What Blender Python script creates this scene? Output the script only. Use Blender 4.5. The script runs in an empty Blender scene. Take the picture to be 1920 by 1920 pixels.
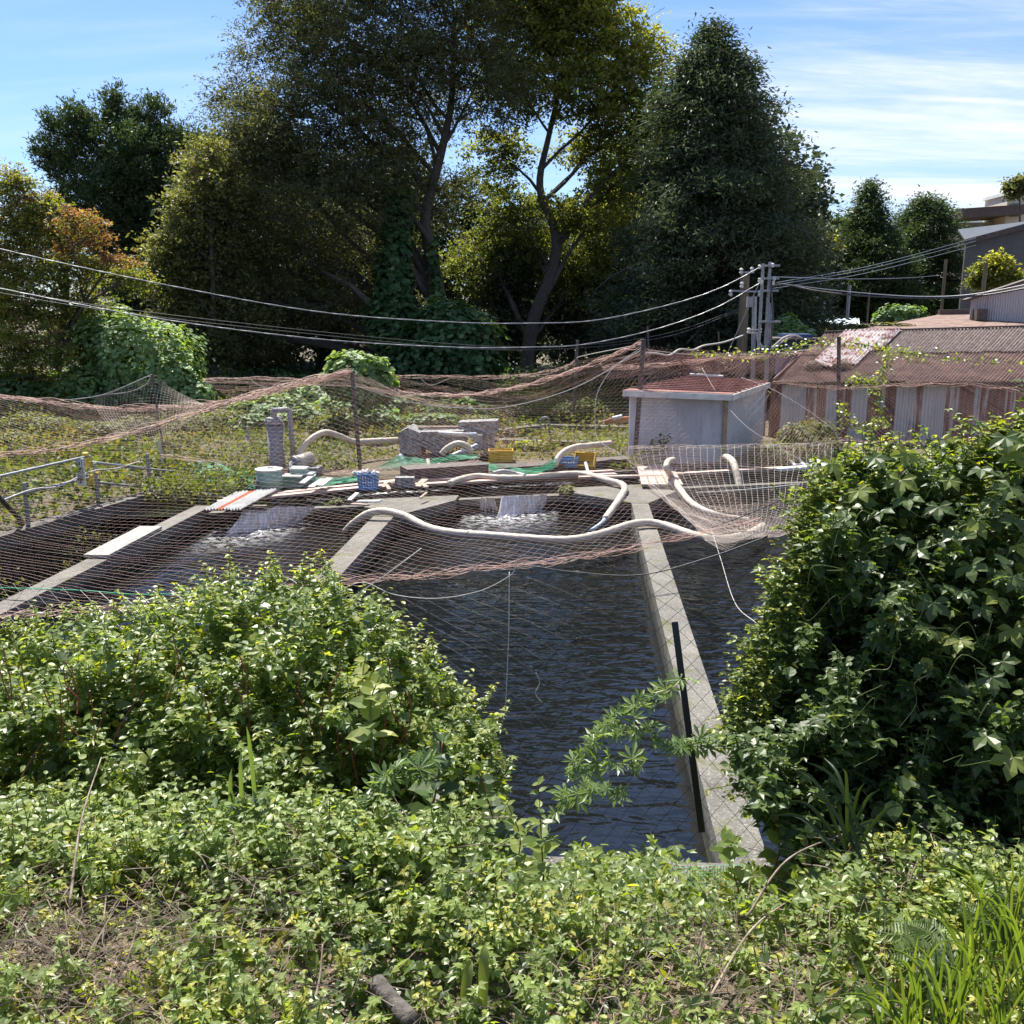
import bpy, math, random
import numpy as np
from mathutils import Vector, Matrix
rng = np.random.default_rng(11)
random.seed(5)
sc = bpy.context.scene
col = sc.collection
RAD = math.radians
# ------------------------------------------------------------------ camera, sky, sun
F, PIT, YAW, CH = 1775.0, RAD(12.2), RAD(4.15), 4.0
cd = bpy.data.cameras.new('camera'); cam = bpy.data.objects.new('camera', cd); col.objects.link(cam)
cam.location = (0, 0, CH); cam.rotation_euler = (RAD(90) - PIT, 0, YAW)
cd.sensor_width = 36; cd.lens = 36 * F / 1920; cd.clip_start = 0.05; cd.clip_end = 6000
sc.camera = cam
SUN_AZ, SUN_EL = RAD(-28), RAD(58)
SKY_STRENGTH, SUN_STRENGTH = 0.08, 5.0
sc.view_settings.view_transform = 'Standard'; sc.view_settings.look = 'None'
sc.view_settings.gamma = 1; sc.view_settings.exposure = 1.2; sc.view_settings.use_curve_mapping = False
sc.render.engine = 'CYCLES'
sc.cycles.use_denoising = True
sc.cycles.max_bounces = 8; sc.cycles.transparent_max_bounces = 8
sc.cycles.caustics_reflective = False; sc.cycles.caustics_refractive = False
wd = bpy.data.worlds.new('World'); sc.world = wd; wd.use_nodes = True
nt = wd.node_tree; N, L = nt.nodes, nt.links
bg = N['Background']; bg.inputs['Strength'].default_value = SKY_STRENGTH
sky = N.new('ShaderNodeTexSky'); sky.sky_type = 'NISHITA'; sky.sun_disc = False
sky.sun_elevation = SUN_EL; sky.sun_rotation = SUN_AZ; sky.air_density = 1.0; sky.dust_density = 0.4; sky.ozone_density = 2.5
tc = N.new('ShaderNodeTexCoord'); sep = N.new('ShaderNodeSeparateXYZ'); L.new(tc.outputs['Generated'], sep.inputs[0])
def wmath(op, a, b=None, clamp=False):
    n = N.new('ShaderNodeMath'); n.operation = op; n.use_clamp = clamp
    for i, x in enumerate((a, b)):
        if x is None: continue
        if isinstance(x, (int, float)): n.inputs[i].default_value = x
        else: L.new(x, n.inputs[i])
    return n.outputs[0]
zz = wmath('ADD', wmath('MAXIMUM', sep.outputs[2], 0.0), 0.12)
cmb = N.new('ShaderNodeCombineXYZ')
L.new(wmath('DIVIDE', sep.outputs[0], zz), cmb.inputs[0]); L.new(wmath('DIVIDE', sep.outputs[1], zz), cmb.inputs[1])
def wnoise(scale, detail, sx, sy, rot, rough=0.6, dist=0.0):
    mp = N.new('ShaderNodeMapping'); mp.inputs['Scale'].default_value = (sx, sy, 1); mp.inputs['Rotation'].default_value = (0, 0, RAD(rot))
    L.new(cmb.outputs[0], mp.inputs[0])
    no = N.new('ShaderNodeTexNoise'); no.inputs['Scale'].default_value = scale; no.inputs['Detail'].default_value = detail
    no.inputs['Roughness'].default_value = rough; no.inputs['Distortion'].default_value = dist
    L.new(mp.outputs[0], no.inputs['Vector']); return no.outputs['Fac']
def wramp(f, a, b):
    r = N.new('ShaderNodeMapRange'); r.interpolation_type = 'SMOOTHSTEP'
    r.inputs[1].default_value = a; r.inputs[2].default_value = b; L.new(f, r.inputs[0]); return r.outputs[0]
# cirrus: broad veils, wispy streaks, denser towards the east (+x) and the horizon
side = wramp(sep.outputs[0], -0.12, 0.33)
veil = wramp(wnoise(0.55, 8, 0.45, 1.7, 18, 0.62, 0.5), 0.44, 0.70)
wisp = wramp(wnoise(1.5, 10, 0.4, 2.2, 10, 0.68, 0.8), 0.46, 0.80)
low = wramp(sep.outputs[2], 0.34, 0.10)
cl = wmath('ADD', wmath('MULTIPLY', veil, wmath('ADD', wmath('MULTIPLY', side, 0.75), 0.22)), wmath('MULTIPLY', wisp, wmath('ADD', wmath('MULTIPLY', side, 0.35), 0.16)))
cl = wmath('ADD', cl, wmath('MULTIPLY', wmath('MULTIPLY', low, side), 0.22), True)
mix = N.new('ShaderNodeMix'); mix.data_type = 'RGBA'
L.new(wmath('MULTIPLY', cl, 0.95), mix.inputs[0])
tint = N.new('ShaderNodeMix'); tint.data_type = 'RGBA'; tint.blend_type = 'MULTIPLY'; tint.inputs[0].default_value = 1
L.new(sky.outputs[0], tint.inputs[6]); tint.inputs[7].default_value = (0.62, 0.745, 1.0, 1)
L.new(tint.outputs[2], mix.inputs[6]); mix.inputs[7].default_value = (6.0, 6.3, 6.7, 1)
L.new(mix.outputs[2], bg.inputs['Color'])
sd = bpy.data.lights.new('sun', 'SUN'); sd.energy = SUN_STRENGTH; sd.angle = RAD(0.53); sd.color = (1.0, 0.95, 0.86)
sun = bpy.data.objects.new('sun', sd); col.objects.link(sun)
SUNV = Vector((math.sin(SUN_AZ) * math.cos(SUN_EL), math.cos(SUN_AZ) * math.cos(SUN_EL), math.sin(SUN_EL)))
sun.rotation_euler = SUNV.to_track_quat('Z', 'Y').to_euler()

# ------------------------------------------------------------------ surveying: where a sight line meets a distance or a level
_c, _s = math.cos(YAW), math.sin(YAW)
def ray(px, py):
    px = np.asarray(px, float); py = np.asarray(py, float)
    x = (px - 960) / F; y = -(py - 960) / F
    dy = math.cos(PIT) + y * math.sin(PIT); dz = -math.sin(PIT) + y * math.cos(PIT)
    return np.stack([x * _c - dy * _s, x * _s + dy * _c, dz], -1)
def at(px, py, Y):
    d = ray(px, py); t = np.asarray(Y, float) / d[..., 1]
    return np.array([0, 0, CH]) + d * t[..., None]
def lev(px, py, z=0.0):
    d = ray(px, py); t = (np.asarray(z, float) - CH) / d[..., 2]
    return np.array([0, 0, CH]) + d * t[..., None]
def mpp(Y): return Y / F * 1.02            # metres per photograph pixel at distance Y

# ------------------------------------------------------------------ mesh tools
class MB:
    def __init__(s): s.v = []; s.f = {3: [], 4: []}; s.n = 0; s.t = []; s.big = []
    def add(s, V, Fs, tint=0.5):
        V = np.asarray(V, float).reshape(-1, 3); s.v.append(V)
        s.t.append(np.broadcast_to(np.asarray(tint, float), (len(V),)))
        if isinstance(Fs, np.ndarray): s.f[Fs.shape[1]].append(Fs + s.n)
        else:
            for k in (3, 4):
                a = [f for f in Fs if len(f) == k]
                if a: s.f[k].append(np.array(a) + s.n)
            for f in Fs:
                if len(f) > 4: s.big.append([i + s.n for i in f])
        s.n += len(V); return s
    def box(s, c, size, rot=0.0, tilt=0.0, tint=0.5):
        h = np.array(size) / 2
        V = np.array([[x, y, z] for x in (-h[0], h[0]) for y in (-h[1], h[1]) for z in (-h[2], h[2])])
        M = np.array((Matrix.Rotation(rot, 3, 'Z') @ Matrix.Rotation(tilt, 3, 'Y')))
        V = V @ M.T + np.array(c)
        return s.add(V, [(0, 1, 3, 2), (4, 6, 7, 5), (0, 4, 5, 1), (2, 3, 7, 6), (0, 2, 6, 4), (1, 5, 7, 3)], tint)
    def beam(s, p, q, w, h, tint=0.5):
        p = np.array(p, float); q = np.array(q, float); d = (q - p) / np.linalg.norm(q - p)
        up = np.array([0, 0, 1.]) if abs(d[2]) < 0.95 else np.array([0, 1., 0])
        x = np.cross(d, up); x /= np.linalg.norm(x); u = np.cross(x, d)
        V = [a + i * x * w / 2 + j * u * h / 2 for a in (p, q) for i, j in ((-1, -1), (1, -1), (1, 1), (-1, 1))]
        return s.add(V, [(0, 3, 2, 1), (4, 5, 6, 7), (0, 1, 5, 4), (1, 2, 6, 5), (2, 3, 7, 6), (3, 0, 4, 7)], tint)
    def prism(s, poly, z0, z1, tint=0.5):
        n = len(poly); V = [(p[0], p[1], z0) for p in poly] + [(p[0], p[1], z1) for p in poly]
        Fs = [(i, (i + 1) % n, n + (i + 1) % n, n + i) for i in range(n)]
        Fs += [tuple(range(n - 1, -1, -1)), tuple(range(n, 2 * n))]
        return s.add(V, Fs, tint)
    def tube(s, P, r, k=8, cap=True, tint=0.5):
        P = np.asarray(P, float); n = len(P); r = np.broadcast_to(np.asarray(r, float), (n,))
        T = np.gradient(P, axis=0); T /= np.linalg.norm(T, axis=1)[:, None] + 1e-9
        x = np.cross(T[0], [0, 0, 1.] if abs(T[0][2]) < 0.9 else [1., 0, 0]); x /= np.linalg.norm(x)
        X = []
        for t in T:
            x = x - t * np.dot(x, t); x /= np.linalg.norm(x) + 1e-9; X.append(x)
        X = np.array(X); Y = np.cross(T, X); a = np.arange(k) * 2 * math.pi / k
        V = P[:, None] + r[:, None, None] * (np.cos(a)[None, :, None] * X[:, None] + np.sin(a)[None, :, None] * Y[:, None])
        i = np.arange(n - 1)[:, None] * k + np.arange(k); j = np.arange(n - 1)[:, None] * k + (np.arange(k) + 1) % k
        Fq = np.stack([i, j, j + k, i + k], -1).reshape(-1, 4)
        b = s.n; s.add(V.reshape(-1, 3), Fq, tint)
        if cap: s.big.append([b + q for q in range(k - 1, -1, -1)]); s.big.append([b + (n - 1) * k + q for q in range(k)])
        return s
    def lathe(s, c, prof, k=20, tint=0.5, axis=None):
        a = np.arange(k) * 2 * math.pi / k; V = []
        for r, z in prof: V.append(np.stack([r * np.cos(a), r * np.sin(a), np.full(k, z)], -1))
        V = np.concatenate(V)
        if axis is not None:
            V = V @ np.array(Vector(axis).to_track_quat('Z', 'Y').to_matrix()).T
        V = V + np.array(c); n = len(prof); Fs = []
        for i in range(n - 1):
            for q in range(k): Fs.append((i * k + q, i * k + (q + 1) % k, (i + 1) * k + (q + 1) % k, (i + 1) * k + q))
        Fs += [tuple(range(k - 1, -1, -1)), tuple((n - 1) * k + q for q in range(k))]
        return s.add(V, Fs, tint)
    def mesh(s, name, mat, org=(0, 0, 0), smooth=False):
        me = bpy.data.meshes.new(name)
        V = np.concatenate(s.v) - np.array(org)
        f3 = np.concatenate(s.f[3]) if s.f[3] else np.zeros((0, 3), int)
        f4 = np.concatenate(s.f[4]) if s.f[4] else np.zeros((0, 4), int)
        idx = np.concatenate([f3.ravel(), f4.ravel()] + [np.array(b) for b in s.big]).astype(np.int32)
        ln = np.concatenate([np.full(len(f3), 3), np.full(len(f4), 4), np.array([len(b) for b in s.big], int)]).astype(np.int32)
        me.vertices.add(len(V)); me.vertices.foreach_set('co', V.astype(np.float32).ravel())
        me.loops.add(len(idx)); me.loops.foreach_set('vertex_index', idx)
        me.polygons.add(len(ln)); st = np.concatenate([[0], np.cumsum(ln)[:-1]]).astype(np.int32)
        me.polygons.foreach_set('loop_start', st)
        me.polygons.foreach_set('use_smooth', np.full(len(ln), bool(smooth)))
        a = me.attributes.new('tint', 'FLOAT', 'POINT'); a.data.foreach_set('value', np.concatenate(s.t).astype(np.float32))
        me.materials.append(mat); me.update(calc_edges=True); return me
    def build(s, name, mat, parent=None, smooth=False, kind=None, base=None):
        if parent is not None: o0 = ORG[parent.name]
        elif base is not None: o0 = np.array(base, float)
        else:
            V = np.concatenate(s.v); lo, hi = V.min(0), V.max(0); o0 = np.array([(lo[0] + hi[0]) / 2, (lo[1] + hi[1]) / 2, lo[2]])
        ob = bpy.data.objects.new(name, s.mesh(name, mat, o0, smooth)); col.objects.link(ob)
        if parent is not None: ob.parent = parent
        else: ob.location = o0
        ORG[ob.name] = o0
        if kind: ob['kind'] = kind
        return ob
ORG = {}
def tag(o, label, cat, group=None):
    o['label'] = label; o['category'] = cat
    if group: o['group'] = group
    return o
def thing(name, label, cat, loc, group=None):
    o = bpy.data.objects.new(name, None); col.objects.link(o); o.location = tuple(loc); o.empty_display_size = 0.2
    ORG[o.name] = np.array(loc, float); return tag(o, label, cat, group)
def cat_rom(P, per=8):
    P = np.asarray(P, float)
    if len(P) < 3: return np.linspace(P[0], P[-1], per + 1)
    Q = np.vstack([2 * P[0] - P[1], P, 2 * P[-1] - P[-2]]); out = []
    t = np.linspace(0, 1, per, endpoint=False)[:, None]
    for i in range(len(P) - 1):
        a, b, c, d = Q[i:i + 4]
        out.append(0.5 * (2 * b + (c - a) * t + (2 * a - 5 * b + 4 * c - d) * t ** 2 + (3 * b - a - 3 * c + d) * t ** 3))
    out.append(P[-1:]); return np.concatenate(out)
def pts(*ps):                              # (px, py, distance) -> world
    return np.array([at(*p) for p in ps])
def wob(P, a, f, ph=0):                    # smooth irregularity as a function of place
    return a * (np.sin(P[..., 0] * f + 1.3 * ph) * np.sin(P[..., 1] * f * 0.83 + 2.1 * ph + 0.5) + 0.5 * np.sin(P[..., 0] * f * 2.1 + ph) * np.cos(P[..., 1] * f * 1.9 + 0.7 * ph))

# ------------------------------------------------------------------ materials
class NT:
    def __init__(s, name):
        s.m = bpy.data.materials.new(name); s.m.use_nodes = True; s.t = s.m.node_tree; s.N = s.t.nodes; s.L = s.t.links
        s.b = s.N['Principled BSDF']; s.out = s.N['Material Output']
        s.tc = s.N.new('ShaderNodeTexCoord')
    def noise(s, scale, detail=6, stretch=(1, 1, 1), rough=0.6, rot=(0, 0, 0), co='Object', dist=0.0):
        mp = s.N.new('ShaderNodeMapping'); mp.inputs['Scale'].default_value = stretch; mp.inputs['Rotation'].default_value = rot
        s.L.new(s.tc.outputs[co], mp.inputs[0])
        n = s.N.new('ShaderNodeTexNoise'); n.inputs['Scale'].default_value = scale; n.inputs['Detail'].default_value = detail
        n.inputs['Roughness'].default_value = rough; n.inputs['Distortion'].default_value = dist
        s.L.new(mp.outputs[0], n.inputs['Vector']); return n.outputs['Fac']
    def attr(s, name='tint'):
        a = s.N.new('ShaderNodeAttribute'); a.attribute_name = name; return a.outputs['Fac']
    def ramp(s, f, stops):
        r = s.N.new('ShaderNodeValToRGB'); e = r.color_ramp.elements
        while len(e) < len(stops): e.new(0.5)
        for q, (p, c) in zip(e, stops): q.position = p; q.color = (*c, 1)
        s.L.new(f, r.inputs[0]); return r.outputs[0]
    def rng(s, f, a, b, c=0, d=1):
        r = s.N.new('ShaderNodeMapRange'); s.L.new(f, r.inputs[0])
        for i, x in enumerate((a, b, c, d)): r.inputs[i + 1].default_value = x
        return r.outputs[0]
    def mix(s, f, a, b, mode='MIX'):
        m = s.N.new('ShaderNodeMix'); m.data_type = 'RGBA'; m.blend_type = mode
        if isinstance(f, (int, float)): m.inputs[0].default_value = f
        else: s.L.new(f, m.inputs[0])
        for i, x in ((6, a), (7, b)):
            if isinstance(x, tuple): m.inputs[i].default_value = (*x, 1)
            else: s.L.new(x, m.inputs[i])
        return m.outputs[2]
    def bump(s, f, strength=0.4, dist=0.02, prev=None):
        b = s.N.new('ShaderNodeBump'); b.inputs['Strength'].default_value = strength; b.inputs['Distance'].default_value = dist
        s.L.new(f, b.inputs['Height'])
        if prev is not None: s.L.new(prev, b.inputs['Normal'])
        return b.outputs[0]
    def set(s, color=None, rough=None, normal=None, metal=None, spec=None, ior=None):
        for k, x in (('Base Color', color), ('Roughness', rough), ('Normal', normal), ('Metallic', metal), ('Specular IOR Level', spec), ('IOR', ior)):
            if x is None: continue
            if isinstance(x, tuple): s.b.inputs[k].default_value = (*x, 1)
            elif isinstance(x, (int, float)): s.b.inputs[k].default_value = x
            else: s.L.new(x, s.b.inputs[k])
        return s.m
def pm(name, c1, c2, scale=3.0, stretch=(1, 1, 1), rough=0.7, bump=0.3, bscale=40, bd=0.01, metal=0.0, dirt=None, lo=0.35, hi=0.65):
    n = NT(name); f = n.noise(scale, 8, stretch)
    c = n.ramp(f, [(lo, c1), (hi, c2)])
    if dirt:
        dc, ds, d0, d1 = dirt; c = n.mix(n.rng(n.noise(ds, 8, stretch, 0.7), d0, d1), c, dc)
    return n.set(c, rough, n.bump(n.noise(bscale, 6, stretch), bump, bd), metal)
def leafmat(name, stops, transl=0.45, rough=0.5, spec=0.4, tl=(2.3, 2.2, 0.55)):
    n = NT(name); c = n.ramp(n.attr(), stops)
    g = n.N.new('ShaderNodeNewGeometry')
    c = n.mix(n.rng(g.outputs['Random Per Island'], 0, 1, 0.0, 0.5), c, (0.026, 0.042, 0.016))
    n.set(c, rough, None, None, spec)
    t = n.N.new('ShaderNodeBsdfTranslucent'); n.L.new(n.mix(1.0, c, tl, 'MULTIPLY'), t.inputs[0])
    ms = n.N.new('ShaderNodeMixShader'); ms.inputs[0].default_value = transl
    n.L.new(n.b.outputs[0], ms.inputs[1]); n.L.new(t.outputs[0], ms.inputs[2]); n.L.new(ms.outputs[0], n.out.inputs[0])
    return n.m
MT = {}
def concrete(name, base=(0.165, 0.155, 0.132), dark=(0.075, 0.07, 0.058)):
    n = NT(name); c = n.ramp(n.noise(1.6, 8), [(0.3, dark), (0.6, base)])
    sp = n.noise(55, 3); c = n.mix(n.rng(sp, 0.55, 0.68), c, (0.26, 0.245, 0.22)); c = n.mix(n.rng(sp, 0.45, 0.34), c, (0.07, 0.065, 0.055))
    z = n.N.new('ShaderNodeSeparateXYZ'); g = n.N.new('ShaderNodeNewGeometry'); n.L.new(g.outputs['Position'], z.inputs[0])
    wet = n.N.new('ShaderNodeMath'); wet.operation = 'ADD'; n.L.new(z.outputs[2], wet.inputs[0]); n.L.new(n.rng(n.noise(5, 5), 0, 1, -0.16, 0.16), wet.inputs[1])
    wf = n.rng(wet.outputs[0], -0.14, -0.24)                # algae and wetness above the water line
    c = n.mix(wf, c, (0.022, 0.022, 0.015))
    mo = n.rng(n.noise(2.3, 8), 0.55, 0.68); c = n.mix(mo, c, (0.085, 0.085, 0.02))
    return n.set(c, 0.85, n.bump(n.noise(60, 5), 0.5, 0.012))
MT['concrete'] = concrete('concrete'); MT['old_concrete'] = concrete('old_concrete', (0.13, 0.12, 0.105), (0.05, 0.043, 0.036))
MT['tank'] = pm('mottled_concrete', (0.10, 0.10, 0.10), (0.33, 0.33, 0.33), 14, bump=0.6, bscale=50, lo=0.4, hi=0.6)
MT['hose'] = pm('hose', (0.44, 0.37, 0.29), (0.56, 0.49, 0.40), 5, rough=0.55, bump=0.15, dirt=((0.40, 0.30, 0.22), 3, 0.55, 0.8))
MT['pvc_grey'] = pm('grey_pvc', (0.20, 0.20, 0.22), (0.27, 0.27, 0.29), 6, rough=0.5, bump=0.1)
MT['pvc_blue'] = pm('blue_grey_pvc', (0.16, 0.24, 0.30), (0.24, 0.32, 0.38), 6, rough=0.45, bump=0.1)
MT['white'] = pm('white_paint', (0.48, 0.47, 0.45), (0.66, 0.65, 0.62), 4, rough=0.5, bump=0.1, dirt=((0.30, 0.26, 0.20), 5, 0.6, 0.85))
MT['galv'] = pm('galvanised_steel', (0.20, 0.215, 0.23), (0.32, 0.34, 0.36), 12, rough=0.5, bump=0.1, metal=0.3)
MT['iron'] = pm('dark_iron', (0.045, 0.038, 0.035), (0.12, 0.09, 0.08), 9, rough=0.7, bump=0.2)
MT['black'] = pm('black_plastic', (0.008, 0.008, 0.008), (0.014, 0.014, 0.014), 9, rough=0.5, bump=0.05)
MT['wood'] = pm('weathered_wood', (0.22, 0.16, 0.12), (0.48, 0.38, 0.31), 4, (0.6, 12, 12), rough=0.8, bump=0.4, bscale=14)
MT['pink_wood'] = pm('faded_planks', (0.36, 0.24, 0.20), (0.60, 0.46, 0.40), 3, (0.5, 10, 10), rough=0.8, bump=0.3, bscale=12, dirt=((0.2, 0.13, 0.10), 2.5, 0.55, 0.75))
MT['grey_plank'] = pm('grey_plank', (0.24, 0.225, 0.20), (0.40, 0.38, 0.34), 3, (8, 0.5, 8), rough=0.85, bump=0.3, bscale=12)
MT['pole_wood'] = pm('pole_wood', (0.10, 0.08, 0.05), (0.22, 0.18, 0.11), 4, (14, 14, 0.6), rough=0.85, bump=0.4, bscale=10)
MT['bark'] = pm('bark', (0.035, 0.030, 0.026), (0.12, 0.105, 0.09), 6, (5, 5, 0.8), rough=0.9, bump=0.6, bscale=9, bd=0.03)
MT['stem_red'] = pm('red_stem', (0.14, 0.03, 0.02), (0.24, 0.06, 0.03), 8, rough=0.5, bump=0.0)
MT['stem_green'] = pm('green_stem', (0.06, 0.09, 0.02), (0.13, 0.16, 0.04), 8, rough=0.5, bump=0.0)
MT['twig'] = pm('dry_twig', (0.12, 0.085, 0.06), (0.34, 0.27, 0.20), 20, rough=0.85, bump=0.2)
MT['net'] = pm('brown_net', (0.38, 0.22, 0.175), (0.54, 0.36, 0.30), 3, rough=0.7, bump=0)
MT['net_grey'] = pm('faded_net', (0.36, 0.30, 0.25), (0.52, 0.44, 0.38), 3, rough=0.7, bump=0)
MT['net_black'] = pm('black_net', (0.012, 0.012, 0.014), (0.05, 0.05, 0.05), 4, rough=0.45, bump=0)
MT['net_green'] = pm('green_net', (0.01, 0.26, 0.13), (0.03, 0.40, 0.21), 3, rough=0.6, bump=0)
MT['rope'] = pm('white_rope', (0.36, 0.34, 0.31), (0.52, 0.50, 0.46), 30, rough=0.8, bump=0.2)
MT['cable'] = pm('cable', (0.15, 0.17, 0.19), (0.22, 0.25, 0.28), 18, rough=0.4, bump=0)
MT['cable_dark'] = pm('dark_cable', (0.03, 0.03, 0.035), (0.10, 0.10, 0.10), 10, rough=0.5, bump=0)
MT['blue'] = pm('blue_plastic', (0.06, 0.19, 0.40), (0.11, 0.28, 0.52), 4, rough=0.5, bump=0.05)
MT['yellow'] = pm('yellow_plastic', (0.55, 0.36, 0.02), (0.68, 0.48, 0.06), 4, rough=0.5, bump=0.05)
MT['green_drum'] = pm('pale_green_plastic', (0.16, 0.27, 0.22), (0.26, 0.38, 0.32), 3, rough=0.5, bump=0.1)
MT['navy'] = pm('navy_panel', (0.012, 0.03, 0.10), (0.02, 0.05, 0.15), 3, rough=0.5, bump=0.05)
MT['orange'] = pm('orange_rust_paint', (0.50, 0.15, 0.06), (0.60, 0.24, 0.12), 6, rough=0.7, bump=0.1)
MT['rust_roof'] = pm('rust_roof', (0.12, 0.075, 0.06), (0.25, 0.16, 0.125), 2.5, rough=0.85, bump=0.4, dirt=((0.30, 0.24, 0.19), 6, 0.55, 0.8))
MT['grey_roof'] = pm('weathered_grey_roof', (0.16, 0.115, 0.095), (0.34, 0.28, 0.24), 7, rough=0.85, bump=0.4, dirt=((0.10, 0.06, 0.045), 12, 0.5, 0.7))
MT['pale_roof'] = pm('peeling_roof', (0.30, 0.13, 0.10), (0.62, 0.56, 0.53), 3.5, rough=0.7, bump=0.3, lo=0.42, hi=0.54)
MT['red_roof'] = pm('red_roof', (0.17, 0.065, 0.052), (0.28, 0.13, 0.105), 3, rough=0.6, bump=0.2, dirt=((0.05, 0.03, 0.03), 2, 0.55, 0.7))
def streak(name, a, b, lo, hi):
    n = NT(name); c = n.ramp(n.noise(5.5, 7, (1.4, 1.4, 0.10), 0.65), [(lo, a), (hi, b)])
    c = n.mix(n.rng(n.noise(30, 5, (1, 1, 0.3)), 0.60, 0.75), c, (0.10, 0.055, 0.04))
    return n.set(c, 0.75, n.bump(n.noise(30, 4), 0.15, 0.01))
MT['sheet_white'] = streak('white_sheet', (0.25, 0.12, 0.09), (0.52, 0.50, 0.49), 0.30, 0.42)
MT['sheet_mixed'] = streak('half_rusted_sheet', (0.23, 0.105, 0.08), (0.50, 0.46, 0.44), 0.46, 0.56)
MT['sheet_rust'] = streak('rusted_sheet', (0.17, 0.08, 0.06), (0.30, 0.17, 0.13), 0.35, 0.65)
MT['shed'] = pm('shed_wall', (0.44, 0.44, 0.46), (0.56, 0.56, 0.58), 2, (1, 1, 0.4), rough=0.6, bump=0.1, dirt=((0.26, 0.21, 0.18), 3.5, 0.52, 0.85))
MT['ochre'] = pm('ochre_corner', (0.30, 0.22, 0.11), (0.40, 0.31, 0.17), 5, rough=0.7, bump=0.1)
MT['house_grey'] = pm('dark_grey_cladding', (0.085, 0.08, 0.085), (0.11, 0.105, 0.11), 2, rough=0.7, bump=0.05)
MT['roof_metal'] = pm('pale_metal_roof', (0.045, 0.055, 0.07), (0.065, 0.075, 0.095), 2, rough=0.9, bump=0.05)
MT['cream'] = pm('cream_wall', (0.50, 0.43, 0.33), (0.60, 0.53, 0.42), 2, rough=0.8, bump=0.05)
MT['fascia'] = pm('brown_fascia', (0.07, 0.045, 0.04), (0.10, 0.07, 0.06), 3, rough=0.6, bump=0.05)
MT['glass'] = NT('window_glass').set((0.10, 0.11, 0.12), 0.1)
MT['sheet_water'] = pm('wet_spill_sheet', (0.50, 0.40, 0.37), (0.74, 0.66, 0.63), 2.5, (6, 1.2, 1.2), rough=0.22, bump=0.5, bscale=10, bd=0.03, dirt=((0.85, 0.85, 0.85), 5, 0.50, 0.60))
_f = NT('foam'); _f.set((0.86, 0.88, 0.88), 0.6)
_tr = _f.N.new('ShaderNodeBsdfTransparent'); _mx = _f.N.new('ShaderNodeMixShader'); _ad = _f.N.new('ShaderNodeMath'); _ad.operation = 'MULTIPLY'; _ad.use_clamp = True
_f.L.new(_f.rng(_f.noise(6.5, 9, (1, 1.6, 1), 0.72, dist=0.8), 0.47, 0.62), _ad.inputs[0]); _f.L.new(_f.attr(), _ad.inputs[1]); _f.L.new(_ad.outputs[0], _mx.inputs[0])
_f.L.new(_tr.outputs[0], _mx.inputs[1]); _f.L.new(_f.b.outputs[0], _mx.inputs[2]); _f.L.new(_mx.outputs[0], _f.out.inputs[0]); MT['foam'] = _f.m
MT['flower'] = NT('white_flower').set((0.75, 0.76, 0.70), 0.6)
MT['paper'] = NT('sign_face').set((0.78, 0.78, 0.76), 0.6); MT['ink'] = NT('sign_ink').set((0.03, 0.03, 0.10), 0.6); MT['sign_orange'] = NT('sign_orange').set((0.75, 0.22, 0.02), 0.6)
MT['litter'] = pm('dead_leaves', (0.07, 0.045, 0.03), (0.30, 0.22, 0.15), 9, rough=0.9, bump=0)
def ground_mat():
    n = NT('soil'); c = n.ramp(n.noise(0.9, 9), [(0.3, (0.055, 0.042, 0.028)), (0.5, (0.11, 0.085, 0.05)), (0.7, (0.10, 0.10, 0.04))])
    c = n.mix(n.rng(n.noise(25, 6), 0.5, 0.7), c, (0.20, 0.155, 0.11))
    return n.set(c, 0.95, n.bump(n.noise(30, 8), 0.8, 0.04))
MT['ground'] = ground_mat()
def water_mat():
    n = NT('pond_water')
    a = n.noise(3.6, 1.5, (0.8, 1.5, 1), 0.4, dist=0.6); b = n.noise(9.0, 2, (0.8, 1.6, 1), 0.5, dist=0.4)
    nm = n.bump(b, 0.5, 0.008, n.bump(a, 0.55, 0.056))
    n.set((0.006, 0.007, 0.007), 0.02, nm, None, 0.5, 1.5); return n.m
MT['water'] = water_mat()
G = lambda *s: list(s)
MT['lf_vine'] = leafmat('vine_leaves', G((0.0, (0.030, 0.055, 0.018)), (0.45, (0.10, 0.16, 0.042)), (0.75, (0.22, 0.29, 0.072)), (1.0, (0.42, 0.44, 0.08))), 0.46, 0.40, 0.5)
MT['lf_cover'] = leafmat('ground_cover_leaves', G((0.0, (0.05, 0.08, 0.026)), (0.5, (0.18, 0.25, 0.072)), (0.85, (0.31, 0.38, 0.10)), (1.0, (0.46, 0.43, 0.09))), 0.45, 0.42, 0.5)
MT['lf_right'] = leafmat('hop_leaves', G((0.0, (0.026, 0.046, 0.016)), (0.5, (0.070, 0.115, 0.034)), (0.8, (0.14, 0.20, 0.058)), (1.0, (0.32, 0.35, 0.06))), 0.45, 0.42, 0.45)
MT['lf_grass'] = leafmat('grass_blades', G((0.0, (0.06, 0.10, 0.028)), (0.6, (0.11, 0.165, 0.042)), (1.0, (0.19, 0.22, 0.06))), 0.5, 0.45)
MT['lf_pale'] = leafmat('grey_green_leaves', G((0.0, (0.12, 0.19, 0.085)), (1.0, (0.26, 0.35, 0.14))), 0.4, 0.4)
MT['lf_kudzu'] = leafmat('kudzu_leaves', G((0.0, (0.035, 0.085, 0.035)), (0.5, (0.11, 0.20, 0.085)), (1.0, (0.27, 0.38, 0.17))), 0.35, 0.55, 0.3)
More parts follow.
